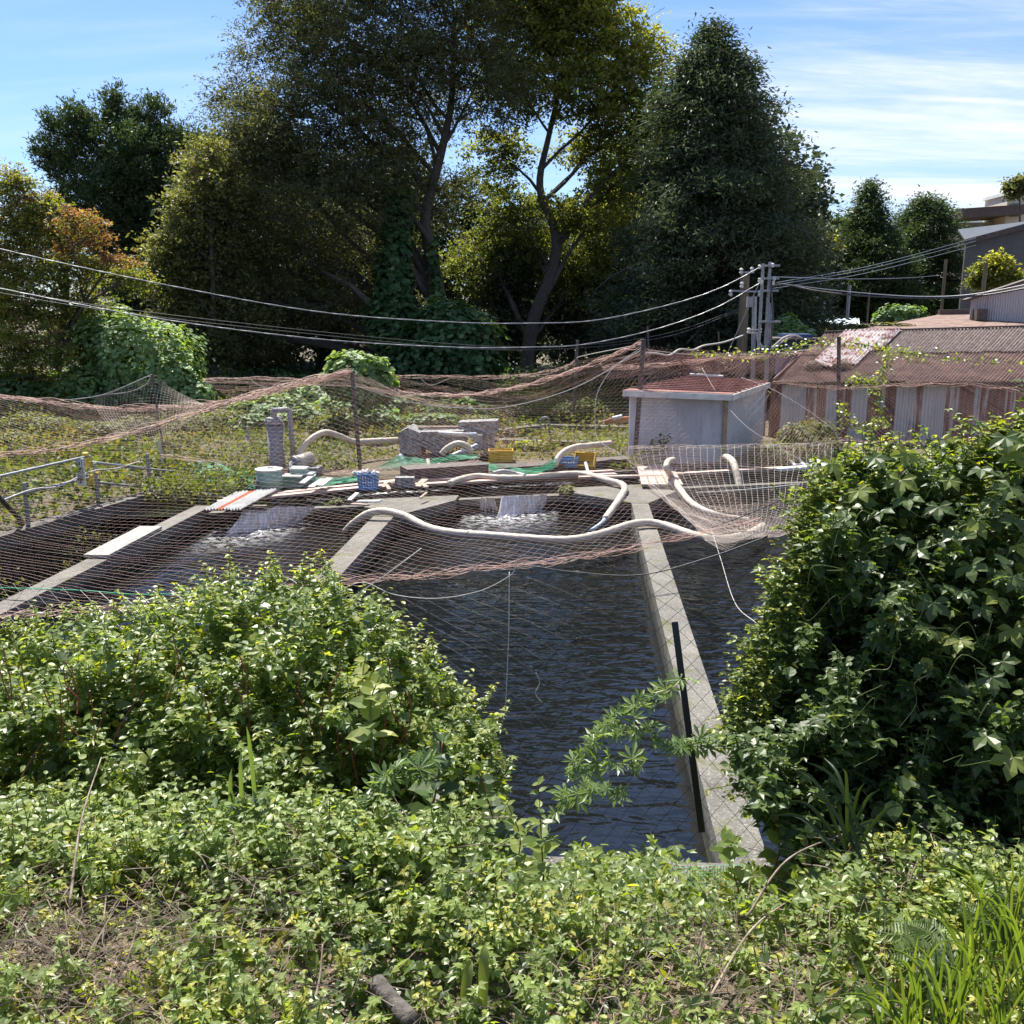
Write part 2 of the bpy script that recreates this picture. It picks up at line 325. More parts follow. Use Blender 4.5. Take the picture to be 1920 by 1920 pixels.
MT['lf_oak'] = leafmat('brown_green_leaves', G((0.0, (0.070, 0.076, 0.042)), (0.5, (0.12, 0.128, 0.066)), (0.8, (0.16, 0.165, 0.07)), (1.0, (0.23, 0.23, 0.08))), 0.38, 0.5, 0.3, (1.8, 1.8, 0.8))
MT['lf_zelkova'] = leafmat('yellow_green_leaves', G((0.0, (0.08, 0.10, 0.034)), (0.5, (0.16, 0.185, 0.055)), (1.0, (0.30, 0.30, 0.075))), 0.48, 0.5, 0.3, (2.3, 2.2, 0.7))
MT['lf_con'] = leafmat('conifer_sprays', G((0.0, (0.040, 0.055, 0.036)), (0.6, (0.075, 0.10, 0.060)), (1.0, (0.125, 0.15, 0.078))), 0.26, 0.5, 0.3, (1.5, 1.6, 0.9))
MT['lf_cedar'] = leafmat('cedar_sprays', G((0.0, (0.030, 0.050, 0.022)), (0.6, (0.062, 0.095, 0.036)), (1.0, (0.12, 0.155, 0.052))), 0.28, 0.5, 0.3, (1.6, 1.7, 0.8))
MT['lf_shaded'] = leafmat('shaded_strap_leaves', G((0.0, (0.025, 0.045, 0.018)), (1.0, (0.06, 0.095, 0.03))), 0.15, 0.45, 0.3)  # the thicket's shade over the strap leaves, put into their colour
MT['lf_maple'] = leafmat('autumn_leaves', G((0.0, (0.08, 0.11, 0.025)), (0.5, (0.21, 0.24, 0.055)), (0.76, (0.28, 0.26, 0.07)), (0.88, (0.27, 0.15, 0.09)), (1.0, (0.27, 0.12, 0.10))), 0.45, 0.5)
MT['lf_gold'] = leafmat('gold_leaves', G((0.0, (0.18, 0.19, 0.02)), (1.0, (0.40, 0.36, 0.04))), 0.45, 0.5)
MT['lf_field'] = leafmat('field_weeds', G((0.0, (0.075, 0.11, 0.025)), (0.4, (0.15, 0.19, 0.05)), (0.65, (0.19, 0.175, 0.075)), (1.0, (0.28, 0.19, 0.13))), 0.35, 0.6)

# ------------------------------------------------------------------ ground and water
def weir(x): return 20.9 + 0.31 * x        # back line of the weirs, skewed across the ponds
def sst(a, b, x): t = np.clip((x - a) / (b - a), 0, 1); return t * t * (3 - 2 * t)
def gz(x, y):
    x = np.asarray(x, float); y = np.asarray(y, float)
    bank = 2.40 - 0.07 * np.clip(y, -5, 2.7) - 2.17 * sst(2.55, 6.0, y)
    P = np.stack([x, y], -1)
    z = bank + wob(P, 0.05, 1.7, 1) * sst(8, 5, y) + wob(P, 0.05, 0.5, 2) * sst(23, 27, y)
    z = z - 0.34 * sst(2.30, 3.0, y) * sst(6.2, 4.5, y) * np.exp(-((x - 0.25) / 0.55) ** 4)
    ys = y - 0.31 * x * sst(9, 17, y)
    basin = (y > 6.28) & (ys < 23.1) & (x > -9.2 - 0.27 * (20 - y)) & (x < 8.6)
    return np.where(basin, -1.6, z)
gx = np.unique(np.round(np.concatenate([np.linspace(-600, -40, 15), np.linspace(-40, -12, 29), np.linspace(-12, 12, 121), np.linspace(12, 40, 29), np.linspace(40, 600, 15)]), 3))
gv = np.unique(np.round(np.concatenate([np.linspace(-60, -4, 15), np.linspace(-4, 6.2, 60), [6.26, 6.3], np.linspace(6.4, 23, 70), [23.08, 23.12], np.linspace(23.3, 70, 100), np.linspace(75, 1500, 20)]), 3))
GX, GV = np.meshgrid(gx, gv, indexing='ij')
GY = GV + 0.31 * np.clip(GX, -14, 14) * sst(9, 17, GV) * sst(60, 30, GV)
V = np.stack([GX, GY, gz(GX, GY)], -1).reshape(-1, 3)
nx_, ny_ = len(gx), len(gv); I = (np.arange(nx_ - 1)[:, None] * ny_ + np.arange(ny_ - 1)).ravel()
MB().add(V, np.stack([I, I + ny_, I + ny_ + 1, I + 1], -1)).build('ground', MT['ground'], base=(0, 0, 0), smooth=True, kind='structure')
def sheet(name, poly, z):
    return MB().add([(p[0], p[1], z) for p in poly], [tuple(range(len(poly)))]).build(name, MT['water'], kind='structure', base=(0, 0, 0))
sheet('pond_water', [(-7.95, 6.0), (8.8, 6.0), (8.8, weir(8.8)), (-7.75, weir(-7.75))], -0.40)
sheet('side_channel_water', [(-13, 6.0), (-7.97, 6.0), (-7.77, weir(-7.77)), (-13, weir(-13))], -1.02)
sheet('channel_water', [(-9.5, weir(-9.5)), (8.8, weir(8.8)), (8.8, weir(8.8) + 2.5), (-9.5, weir(-9.5) + 2.5)], -0.17)
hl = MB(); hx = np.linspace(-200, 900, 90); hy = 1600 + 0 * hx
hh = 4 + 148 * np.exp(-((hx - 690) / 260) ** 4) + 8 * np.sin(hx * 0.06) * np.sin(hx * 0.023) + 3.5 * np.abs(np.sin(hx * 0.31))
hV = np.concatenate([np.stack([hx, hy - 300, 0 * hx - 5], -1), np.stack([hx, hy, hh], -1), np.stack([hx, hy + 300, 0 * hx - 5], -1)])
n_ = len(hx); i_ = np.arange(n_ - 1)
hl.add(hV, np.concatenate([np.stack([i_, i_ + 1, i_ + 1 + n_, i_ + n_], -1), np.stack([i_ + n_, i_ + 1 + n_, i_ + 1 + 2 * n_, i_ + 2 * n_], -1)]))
hl.build('hill', pm('hazed_wooded_hill', (0.035, 0.07, 0.10), (0.055, 0.10, 0.13), 0.05, rough=0.95, bump=0), kind='structure', base=(0, 1600, 0), smooth=True)  # bluish distance haze is put into the hill's own colour

# ------------------------------------------------------------------ concrete of the ponds
def wallthing(name, label, mat, polys, z0=-1.7, z1=0.0):
    m = MB()
    for p in polys: m.prism(p, z0, z1)
    o = m.build(name, MT[mat]); return tag(o, label, 'wall')
wallthing('pond_wall', 'straight concrete dividing wall right of the middle pond, running towards the viewer', 'concrete',
          [[(1.09, 6.3), (1.44, 6.3), (1.44, 19.5), (1.09, 19.5)]])
wallthing('pond_wall', 'concrete dividing wall between left and middle ponds with a hose crossing its far end', 'concrete',
          [[(-4.02, 6.3), (-3.62, 6.3), (-3.62, 17.85), (-4.02, 17.85)]])
wallthing('pond_wall', 'concrete wall along the left pond carrying a pale plank', 'concrete',
          [[(-8.1, 6.3), (-7.76, 6.3), (-7.56, 18.6), (-7.9, 18.6)]])
wallthing('pond_wall', 'near concrete edge of the ponds below the planted bank', 'old_concrete', [[(-13, 5.95), (8.7, 5.95), (8.7, 6.28), (-13, 6.28)]], -1.7, 0.05)
wallthing('concrete_slab', 'flat concrete slab with chamfered corner between the two spillways', 'concrete',
          [[(-4.02, 17.87), (-3.62, 17.87), (-2.62, weir(-2.62) - 0.55), (-2.62, weir(-2.62)), (-4.4, weir(-4.4)), (-4.4, 18.75)]], -1.7, 0.004)
wallthing('concrete_slab', 'Y-shaped concrete slab where the right dividing wall meets the weir', 'concrete',
          [[(1.09, 19.52), (1.44, 19.52), (2.35, weir(2.35) - 0.35), (2.35, weir(2.35) + 0.35), (-0.15, weir(-0.15) + 0.3), (-0.15, weir(-0.15) - 0.3)]], -1.7, 0.004)
def weirbar(x0, x1, label, top, off=0.0):
    wallthing('weir', label, 'old_concrete', [[(x0, weir(x0) - 0.22 + off), (x1, weir(x1) - 0.22 + off), (x1, weir(x1) + off), (x0, weir(x0) + off)]], -1.7, top)
weirbar(-7.9, -4.42, 'low dark weir at the head of the left pond', -0.10)
weirbar(-2.6, -0.17, 'low dark weir at the head of the middle pond', -0.06)
weirbar(2.37, 8.6, 'dark weir at the head of the right pond behind the hanging net', -0.03)
o_ = wallthing('channel_wall', 'dark concrete far edge of the feed channel under the planks', 'old_concrete',
          [[(-9.4, weir(-9.4) + 2.1), (8.6, weir(8.6) + 2.1), (8.6, weir(8.6) + 2.35), (-9.4, weir(-9.4) + 2.35)]], -1.7, 0.02)
wallthing('retaining_wall', 'dark mossy stained retaining wall under the left railing', 'old_concrete',
          [[(-11.6, 10.5), (-11.25, 10.5), (-9.15, 20.0), (-9.5, 20.0)]], -1.7, 0.06)

# mossy growth along the side channel is made with the plants below

# ------------------------------------------------------------------ leaves
def leaf_ovate(w=0.33, curl=0.10):
    V = [(0, 0, 0), (0, .34, -.02), (0, .7, -.03), (0, 1, -curl), (-w * .8, .2, .05), (-w, .45, .07), (-w * .5, .78, .03), (w * .8, .2, .05), (w, .45, .07), (w * .5, .78, .03)]
    return np.array(V), [(0, 1, 4), (1, 2, 5), (1, 5, 4), (2, 3, 6), (2, 6, 5), (0, 7, 1), (1, 8, 2), (1, 7, 8), (2, 9, 3), (2, 8, 9)]
def leaf_palm(angs, lens, wid=0.22, droop=0.12, cut=0.35, full=False):
    V = [(0, 0, 0)]; Fs = []
    for a, l in zip(angs, lens):
        a = RAD(a); d = np.array([math.sin(a), math.cos(a)]); p = np.array([d[1], -d[0]]); b = len(V)
        prof = ((.18, 0, -.01), (.34 * l, -wid * .72 * l, .05), (.62 * l, -wid * l, .05), (l, 0, -droop * l), (.62 * l, wid * l, .05), (.34 * l, wid * .72 * l, .05), (.6 * l, 0, -.03)) if full else ((cut * l + .12, -wid * l, .04), (l, 0, -droop * l), (cut * l + .12, wid * l, .04), (cut * l, 0, -.02))
        for q, s_, z in prof:
            xy = d * q + p * s_; V.append((xy[0], xy[1], z))
        if full: Fs += [(0, b + 1, b), (0, b, b + 5), (b, b + 1, b + 6), (b + 1, b + 2, b + 6), (b + 2, b + 3, b + 6), (b + 3, b + 4, b + 6), (b + 4, b + 5, b + 6), (b + 5, b, b + 6)]
        else: Fs += [(0, b, b + 3), (0, b + 3, b + 2), (b, b + 1, b + 3), (b + 3, b + 1, b + 2)]
    return np.array(V), [f[::-1] for f in Fs]
def leaf_round():
    V = [(0, .35, .0)]; a = np.linspace(0, 2 * math.pi, 7, endpoint=False) - math.pi / 2
    V += [(0.45 * math.cos(q), .45 + .48 * math.sin(q), .09 if i % 2 else .02) for i, q in enumerate(a)]
    V = np.array(V); V[1] = (0, .08, .02)
    return V, [(0, i + 1, (i + 1) % 7 + 1) for i in range(7)]
def leaf_rh(w=0.28):
    return np.array([(0, 0, 0), (w, .45, .05), (0, 1, -.08), (-w, .45, .05)]), [(0, 1, 2), (0, 2, 3)]
def leaf_blade():
    V = []; Fs = []
    for i, (y, w, z) in enumerate(((0, .022, 0), (.35, .024, .02), (.7, .017, -.05), (1, .002, -.22))): V += [(-w, y, z), (w, y, z)]
    for i in range(3): Fs += [(2 * i, 2 * i + 1, 2 * i + 3), (2 * i, 2 * i + 3, 2 * i + 2)]
    return np.array(V), Fs
LF = {'ovate': leaf_ovate(), 'narrow': leaf_ovate(.2, .15), 'wide': leaf_ovate(.42, .12), 'round': leaf_round(), 'rh': leaf_rh(), 'slim': leaf_rh(.16), 'blade': leaf_blade(),
      'palm5': leaf_palm((-105, -52, 0, 52, 105), (.62, .85, 1, .85, .62), .22), 'palm3': leaf_palm((-60, 0, 60), (.75, 1, .75), .25),
      'melon': leaf_palm((-120, -75, -35, 0, 35, 75, 120), (.45, .75, .8, 1, .8, .75, .45), .13, .1, .5), 'big5': leaf_palm((-118, -58, 0, 58, 118), (.74, .95, 1, .95, .74), .27, .16, .30, True),
      'small': (np.array([(0, 0, 0), (-.3, .42, .07), (.3, .42, .07), (0, 1, -.12), (0, .5, -.02)]), [(0, 4, 1), (0, 2, 4), (1, 4, 3), (4, 2, 3)])}
def unit(a): return a / (np.linalg.norm(a, axis=-1, keepdims=True) + 1e-9)
def frames(nrm, d):
    n = unit(nrm); d = d - n * np.sum(d * n, -1, keepdims=True); d = unit(d); x = np.cross(d, n)
    return np.stack([x, d, n], -1)
def leaves(mb, kind, P, nrm, d, size, tint):
    T, Fs = LF[kind]; n = len(P)
    if n == 0: return
    M = frames(nrm, d); V = np.einsum('nij,kj->nki', M, T) * np.broadcast_to(size, (n,))[:, None, None] + P[:, None]
    Fa = np.array(Fs); k = len(T)
    mb.add(V.reshape(-1, 3), (Fa[None] + (np.arange(n) * k)[:, None, None]).reshape(-1, 3), np.repeat(np.broadcast_to(tint, (n,)), k))
def rdir(n, zb=0.0, s=1.0):
    v = rng.normal(size=(n, 3)) * s; v[:, 2] += zb; return unit(v)

# ------------------------------------------------------------------ trees
def limb_tube(mb, a, b, r0, r1, bow=0.1, k=6, n=7):
    a = np.array(a, float); b = np.array(b, float); t = np.linspace(0, 1, n)[:, None]; ln = np.linalg.norm(b - a)
    off = rng.normal(size=3) * bow * ln; off[2] = abs(off[2]) * 0.6
    P = a + (b - a) * t + off * np.sin(math.pi * t) + np.cumsum(rng.normal(size=(n, 3)) * 0.02 * ln, 0) * (t > 0) * (t < 1.01)
    mb.tube(P, r0 + (r1 - r0) * t[:, 0], k, False); return P
def make_tree(name, label, cat, trunk, lobes, lf, nleaf, size, mat, kind='rh', clump=0.55, flat=0.55, per=26, tbias=0.0, trad=(0.35, 0.12), shell=0.45, droop=0.2, twig=5, group=None, zb=0.8, stuffpart=None):
    base = np.array(trunk[0], float)
    root = thing(name, label, cat, base, group)
    tm = MB(); TP = cat_rom(trunk, 6); rr = np.linspace(trad[0], trad[1], len(TP)); rr[0] *= 1.35; tm.tube(TP, rr, 9, False)
    vol = np.array([l[3] * l[4] * l[5] for l in lobes]) ** (2 / 3) * np.array([l[6] if len(l) > 6 else 1 for l in lobes])
    cnt = np.maximum(1, (vol / vol.sum() * nleaf / per)).astype(int)
    cm = MB(); order = np.argsort([l[2] for l in lobes])
    for li in order:
        l = lobes[li]; c = np.array(l[:3]); r = np.array(l[3:6]); tn = l[7] if len(l) > 7 else 0.5
        # limb from the trunk to the lobe, then twigs
        dz = TP[:, 2] - (c[2] - 0.9 * np.linalg.norm((TP[:, :2] - c[:2]), axis=1) - 0.3 * r[2])
        j = int(np.argmin(np.abs(dz))); a = TP[j]
        P = limb_tube(tm, a, c, max(0.04, rr[j] * 0.55), 0.03, 0.08, 6)
        n = cnt[li]; u = rdir(n); rad = rng.random(n) ** shell
        C = c + u * r * rad[:, None]
        for q in range(min(twig, n)): limb_tube(tm, P[rng.integers(3, len(P))], C[q], 0.03, 0.008, 0.12, 4, 5)
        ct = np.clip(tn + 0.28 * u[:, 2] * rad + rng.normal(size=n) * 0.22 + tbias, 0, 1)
        cs = clump * (0.6 + 0.8 * rng.random(n))
        K = 5; td = unit(np.repeat(u, K, 0) * 0.55 + rng.normal(size=(n * K, 3)) * np.array([1, 1, flat * .8])); td = td.reshape(n, K, 3); kk = rng.integers(0, K, (n, per))
        dirs = td[np.arange(n)[:, None], kk].reshape(-1, 3); ss = rng.random(n * per) ** .8 * 1.9 - .25
        Pp = np.repeat(C, per, 0) + dirs * (ss * np.repeat(cs, per))[:, None] + rng.normal(size=(n * per, 3)) * (0.16 * clump) * np.array([1, 1, .6]); Pp[:, 2] -= droop * .35 * clump * ss ** 2
        if twig > 6:
            for q in range(0, n, 2): tm.tube([C[q] - td[q, 0] * cs[q] * .6, C[q] + td[q, 0] * cs[q] * 1.5], .012, 3, False)
        nr = rdir(n * per, zb, 0.6); d = unit(np.repeat(u, per, 0) * 0.6 + rng.normal(size=(n * per, 3)) * 0.8); d[:, 2] -= droop
        leaves(cm, kind, Pp, nr, d, size * (0.6 + 0.8 * rng.random(n * per)), np.clip(np.repeat(ct, per) + rng.normal(size=n * per) * 0.1, 0, 1))
    tm.build('trunk', MT['bark'], root, True); cm.build('crown', MT[mat], root)
    return root
def lobe(px, py, rx, ry, Y, dY=0.0, w=1.0, tn=0.5, dep=0.8):
    c = at(px, py, Y + dY); k = mpp(Y + dY); return (*c, rx * k, (rx + ry) / 2 * k * dep, ry * k, w, tn)
def make_conifer(name, label, Y, apex, prof, ybase, nleaf, size, mat, droop=0.35, gap=0.0, trunkpx=None, lean=0.0, clump=0.33, cat='tree', nb=150, kind='slim', up=0.0):
    k = mpp(Y); top = at(apex[0], apex[1], Y); gp = at(trunkpx or apex[0], 700, Y); base = np.array([gp[0], Y, 0.0])
    root = thing(name, label, cat, base); tm = MB(); cm = MB()
    TP = np.linspace(base, top, 12); tm.tube(TP, np.linspace(0.38, 0.03, 12), 8, False)
    ys = np.array([p[0] for p in prof]); ws = np.array([p[1] for p in prof]) * k
    hz = at(np.full(len(ys), apex[0]), ys, Y)[:, 2]; o = np.argsort(hz); hz, ws = hz[o], ws[o]
    zlo = at(apex[0], ybase, Y)[2]; t = rng.random(nb) ** 0.85; z = zlo + (top[2] - zlo) * t
    z[:12] = top[2] - rng.random(12) * 1.2
    an = rng.random(nb) * 2 * math.pi; Ln = np.interp(z, hz, ws) * (0.58 + 0.58 * rng.random(nb)) + 0.1
    tot = Ln.sum(); per = 20
    for i in range(nb):
        f = np.clip((z[i] - base[2]) / (top[2] - base[2]), 0, 1); a = base + (top - base) * f
        dirh = np.array([math.cos(an[i]), math.sin(an[i]), 0]); e = a + dirh * Ln[i]; e[2] += Ln[i] * (up - droop * (0.5 + rng.random()))
        P = limb_tube(tm, a, e, 0.05 + 0.02 * Ln[i], 0.012, 0.05, 4, 6)
        nc = max(1, int(nleaf * Ln[i] / tot / per)); s_ = 0.30 + 0.72 * rng.random(nc) ** 0.75
        sid = np.cross(dirh, [0, 0, 1]); C = a + (e - a) * s_[:, None] + sid * (rng.normal(size=nc) * 0.22 * Ln[i] * (1.15 - s_ * 0.75))[:, None]
        C[:, 2] += rng.normal(size=nc) * 0.16 - 0.15 * (rng.random(nc))
        Pp = np.repeat(C, per, 0) + rng.normal(size=(nc * per, 3)) * clump * np.array([1, 1, 0.55]) * (0.6 + 0.8 * np.repeat(rng.random(nc), per))[:, None]
        d = unit(dirh * 0.9 + rng.normal(size=(nc * per, 3)) * 0.6 + np.array([0, 0, up - 0.5 * droop])); nr = rdir(nc * per, 0.8, 0.6)
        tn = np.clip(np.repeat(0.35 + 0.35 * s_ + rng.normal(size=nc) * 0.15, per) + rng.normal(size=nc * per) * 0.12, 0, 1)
        leaves(cm, kind, Pp, nr, d, size * (0.6 + 0.8 * rng.random(nc * per)), tn)
    tm.build('trunk', MT['bark'], root, True); cm.build('crown', MT[mat], root); return root

# broad dark tree, centre left
Y = 47
T = pts((826, 700, Y), (822, 560, Y), (806, 470, Y), (798, 400, Y), (826, 290, Y), (846, 190, Y), (850, 60, Y))
lo = [(560, 110, 120, 80, 1), (700, 50, 150, 80, -1), (850, 70, 120, 90, 0), (455, 200, 60, 50, 0), (600, 240, 160, 90, -2), (750, 200, 120, 90, 2), (500, 320, 110, 70, -1), (640, 370, 140, 80, -2.5),
      (520, 470, 120, 60, -1), (610, 560, 130, 50, -1), (690, 480, 100, 80, 1), (905, 160, 80, 90, -1), (650, -50, 170, 70, 0), (840, -70, 190, 80, 0), (740, -170, 200, 90, 0), (900, -190, 130, 70, 1),
      (420, 330, 70, 60, 2), (430, 420, 80, 60, 1), (390, 520, 80, 60, 2), (470, 640, 90, 40, 1), (360, 600, 60, 40, 3), (560, 420, 110, 60, 2), (640, 130, 110, 70, -2), (770, 130, 90, 70, -2), (520, 260, 90, 60, -2), (470, 250, 80, 60, 2), (560, 20, 100, 60, 2), (720, 300, 90, 80, -1), (830, 380, 60, 60, 2), (480, 560, 100, 40, -2), (740, 600, 80, 50, 2)]
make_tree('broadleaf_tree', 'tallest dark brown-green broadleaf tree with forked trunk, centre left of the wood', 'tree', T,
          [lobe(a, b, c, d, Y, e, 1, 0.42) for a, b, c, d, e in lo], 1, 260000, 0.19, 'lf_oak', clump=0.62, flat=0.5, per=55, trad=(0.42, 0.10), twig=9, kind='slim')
# lighter tree to its right
Y = 51
T = pts((985, 700, Y), (1000, 600, Y), (1038, 500, Y), (1040, 430, Y), (1012, 350, Y), (1030, 250, Y), (1060, 120, Y))
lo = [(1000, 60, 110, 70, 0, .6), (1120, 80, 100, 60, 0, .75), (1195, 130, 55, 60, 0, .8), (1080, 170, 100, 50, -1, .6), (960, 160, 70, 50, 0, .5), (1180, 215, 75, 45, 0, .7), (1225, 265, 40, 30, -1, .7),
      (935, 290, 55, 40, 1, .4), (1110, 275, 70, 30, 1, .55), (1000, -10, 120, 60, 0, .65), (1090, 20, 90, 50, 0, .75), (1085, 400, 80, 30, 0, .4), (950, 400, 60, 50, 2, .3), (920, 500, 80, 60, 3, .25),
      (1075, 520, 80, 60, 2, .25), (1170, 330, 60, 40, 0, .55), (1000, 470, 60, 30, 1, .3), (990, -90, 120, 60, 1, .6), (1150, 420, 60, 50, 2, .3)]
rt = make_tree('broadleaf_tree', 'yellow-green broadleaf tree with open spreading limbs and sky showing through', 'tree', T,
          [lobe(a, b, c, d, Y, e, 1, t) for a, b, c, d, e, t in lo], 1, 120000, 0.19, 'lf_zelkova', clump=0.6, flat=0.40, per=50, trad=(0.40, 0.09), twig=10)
# great conifer on the right of the wood
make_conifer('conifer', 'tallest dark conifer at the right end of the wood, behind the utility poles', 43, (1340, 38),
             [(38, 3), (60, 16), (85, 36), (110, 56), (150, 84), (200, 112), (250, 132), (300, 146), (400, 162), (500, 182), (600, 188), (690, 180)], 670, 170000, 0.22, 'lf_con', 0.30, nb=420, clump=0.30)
# cedar group on the left
Y = 62
T = pts((235, 720, Y), (235, 500, Y), (228, 300, Y), (216, 190, Y))
lo = [(216, 185, 10, 20, 0), (216, 210, 22, 30, 0), (140, 212, 16, 18, 0), (100, 232, 14, 16, 0), (292, 204, 12, 20, 1), (262, 225, 16, 24, 0), (375, 290, 40, 45, 2), (405, 350, 50, 60, 3), (80, 290, 16, 14, 0), (205, 260, 55, 45, 0), (135, 235, 45, 32, 0), (110, 275, 40, 30, 0), (292, 230, 32, 36, 1), (255, 300, 70, 60, -1), (150, 320, 62, 45, 0), (335, 285, 45, 40, 2), (95, 300, 25, 20, 0),
      (200, 400, 95, 70, -1), (310, 400, 85, 80, 1), (120, 420, 50, 50, 0), (260, 500, 120, 80, 0), (350, 350, 50, 60, 2), (320, 570, 110, 70, 2)]
make_tree('cedar_tree', 'rounded dark green cedar with tufted top standing apart on the left', 'tree', T, [lobe(a, b, c, d, Y, e, 1, 0.5) for a, b, c, d, e in lo],
          1, 125000, 0.26, 'lf_cedar', clump=0.45, flat=0.85, per=48, kind='slim', trad=(0.45, 0.06), droop=-0.5, zb=0.2, shell=0.33)
# autumn tree, far left
Y = 35
T = pts((100, 740, Y), (112, 640, Y), (125, 540, Y), (110, 440, Y), (70, 370, Y))
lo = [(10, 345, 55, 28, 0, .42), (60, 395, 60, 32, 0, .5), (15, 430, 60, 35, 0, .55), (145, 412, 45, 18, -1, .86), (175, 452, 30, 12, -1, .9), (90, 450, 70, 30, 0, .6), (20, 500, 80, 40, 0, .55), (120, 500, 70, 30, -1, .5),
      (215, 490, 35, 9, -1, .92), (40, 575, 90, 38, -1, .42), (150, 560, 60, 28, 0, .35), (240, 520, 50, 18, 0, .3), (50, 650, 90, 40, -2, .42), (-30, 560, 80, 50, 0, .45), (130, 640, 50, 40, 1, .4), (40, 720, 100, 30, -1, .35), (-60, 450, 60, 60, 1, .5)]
make_tree('autumn_tree', 'yellowing tree with red-tipped branches at the left edge', 'tree', T, [lobe(a, b, c, d, Y, e, 1, t, 0.6) for a, b, c, d, e, t in lo],
          1, 80000, 0.105, 'lf_maple', clump=0.32, flat=0.35, per=34, trad=(0.16, 0.05), twig=7)
# bright edge tree between cedar and dark tree
Y = 43
T = pts((400, 700, Y), (400, 560, Y), (395, 420, Y), (400, 300, Y))
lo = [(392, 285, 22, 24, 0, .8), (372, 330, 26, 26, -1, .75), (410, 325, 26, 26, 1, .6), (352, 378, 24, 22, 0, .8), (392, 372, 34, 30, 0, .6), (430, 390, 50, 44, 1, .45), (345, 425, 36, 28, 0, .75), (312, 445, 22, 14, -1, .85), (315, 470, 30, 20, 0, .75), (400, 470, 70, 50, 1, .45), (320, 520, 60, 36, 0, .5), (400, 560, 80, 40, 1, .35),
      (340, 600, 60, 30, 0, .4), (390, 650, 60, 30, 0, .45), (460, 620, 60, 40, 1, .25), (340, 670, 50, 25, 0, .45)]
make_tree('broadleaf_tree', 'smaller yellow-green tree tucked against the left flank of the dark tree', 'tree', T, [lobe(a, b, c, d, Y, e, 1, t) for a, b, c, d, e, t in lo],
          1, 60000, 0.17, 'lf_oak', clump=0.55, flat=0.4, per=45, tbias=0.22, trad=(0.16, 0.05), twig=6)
# dark trees standing behind, one built and copied
def copy_tree(o, loc, rz, sc_, label):
    c = o.copy(); col.objects.link(c); c.location = loc; c.rotation_euler = (0, 0, rz); c.scale = (sc_,) * 3; c['label'] = label
    for ch in o.children:
        d = ch.copy(); col.objects.link(d); d.parent = c
    return c
Yb = 62
bx = at(600, 650, Yb)[0]
T = np.array([(bx, Yb, 0), (bx + .2, Yb, 5), (bx, Yb, 9), (bx + .2, Yb, 13)])
lb = [(bx + dx, Yb + dy, z, r, r * .9, r * .75, 1, .3) for dx, dy, z, r in ((0, 0, 12, 2.2), (-2, .5, 10, 2.2), (2.2, -.3, 9.6, 2.3), (0, -1, 7.6, 2.4), (-2.6, 0, 6.2, 2.2), (2.6, .5, 5.6, 2.2), (0.5, .6, 4.2, 2.2), (-1.5, -1, 3, 1.8), (2, -1, 2.6, 1.8))]
bt = make_tree('background_tree', 'shaded tree deep in the wood behind the tallest dark tree', 'tree', T, lb, 1, 16000, 0.36, 'lf_con', clump=0.7, flat=0.6, per=22, trad=(0.28, 0.06), group='shaded trees deep in the wood', kind='rh')
for i, (px, yy, s_, lab) in enumerate(((450, 58, 1.0, 'shaded tree deep in the wood beside the yellow-green tree'), (530, 68, 1.15, 'shaded tree in the gap left of the ivy column'), (690, 70, 1.1, 'shaded tree behind the ivy-clad column'),
        (760, 62, 1.0, 'shaded tree directly behind the forked trunk'), (880, 66, 0.9, 'shaded tree between forked trunk and leaning trunk'), (1000, 63, 0.78, 'shaded tree behind the leaning trunk'), (1110, 64, 0.82, 'shaded tree right of the leaning trunk'),
        (1200, 58, 1.05, 'shaded tree behind the left side of the tallest conifer'), (1290, 60, 1.2, 'shaded tree hidden behind the tallest conifer'), (1400, 62, 1.1, 'shaded tree behind the double steel pole'), (1480, 70, 0.95, 'shaded tree at the right end of the wood'),
        (330, 72, 1.2, 'shaded tree behind the cedar'), (620, 54, .72, 'low shaded tree above the small kudzu mound'), (1090, 55, .62, 'low shaded tree right of the big kudzu mound'), (960, 54, .6, 'low shaded tree behind the big kudzu mound'), (480, 50, .6, 'low shaded tree behind the round kudzu ball'))):
    X = at(px, 650, yy)[0]; copy_tree(bt, (X, yy, 0), i * 1.7, s_, lab)
# trees beyond the poles on the right
make_conifer('conifer', 'pointed dark conifer beyond the barn, tallest of the far pair', 72, (1632, 338), [(338, 2), (362, 10), (385, 24), (410, 42), (450, 66), (500, 88), (560, 98), (620, 92)], 630, 60000, 0.27, 'lf_cedar', 0.2, nb=300, clump=0.34)
make_conifer('conifer', 'broad-topped dark conifer beyond the barn beside the grey house', 76, (1738, 370), [(370, 12), (392, 34), (420, 50), (450, 58), (480, 72), (540, 88), (600, 80)], 620, 56000, 0.27, 'lf_cedar', 0.15, nb=280, clump=0.36)
Y = 66
make_tree('golden_tree', 'small golden-yellow tree beside the far pointed conifer', 'tree', pts((1530, 640, Y), (1530, 560, Y), (1535, 470, Y)), [lobe(a, b, c, d, Y, 0, 1, t) for a, b, c, d, t in ((1540, 460, 20, 22, .7), (1528, 490, 26, 20, .6), (1515, 515, 26, 14, .5), (1520, 540, 20, 12, .3))], 1, 6500, 0.28, 'lf_gold', clump=0.4, per=18, trad=(.12, .04))
Y = 95
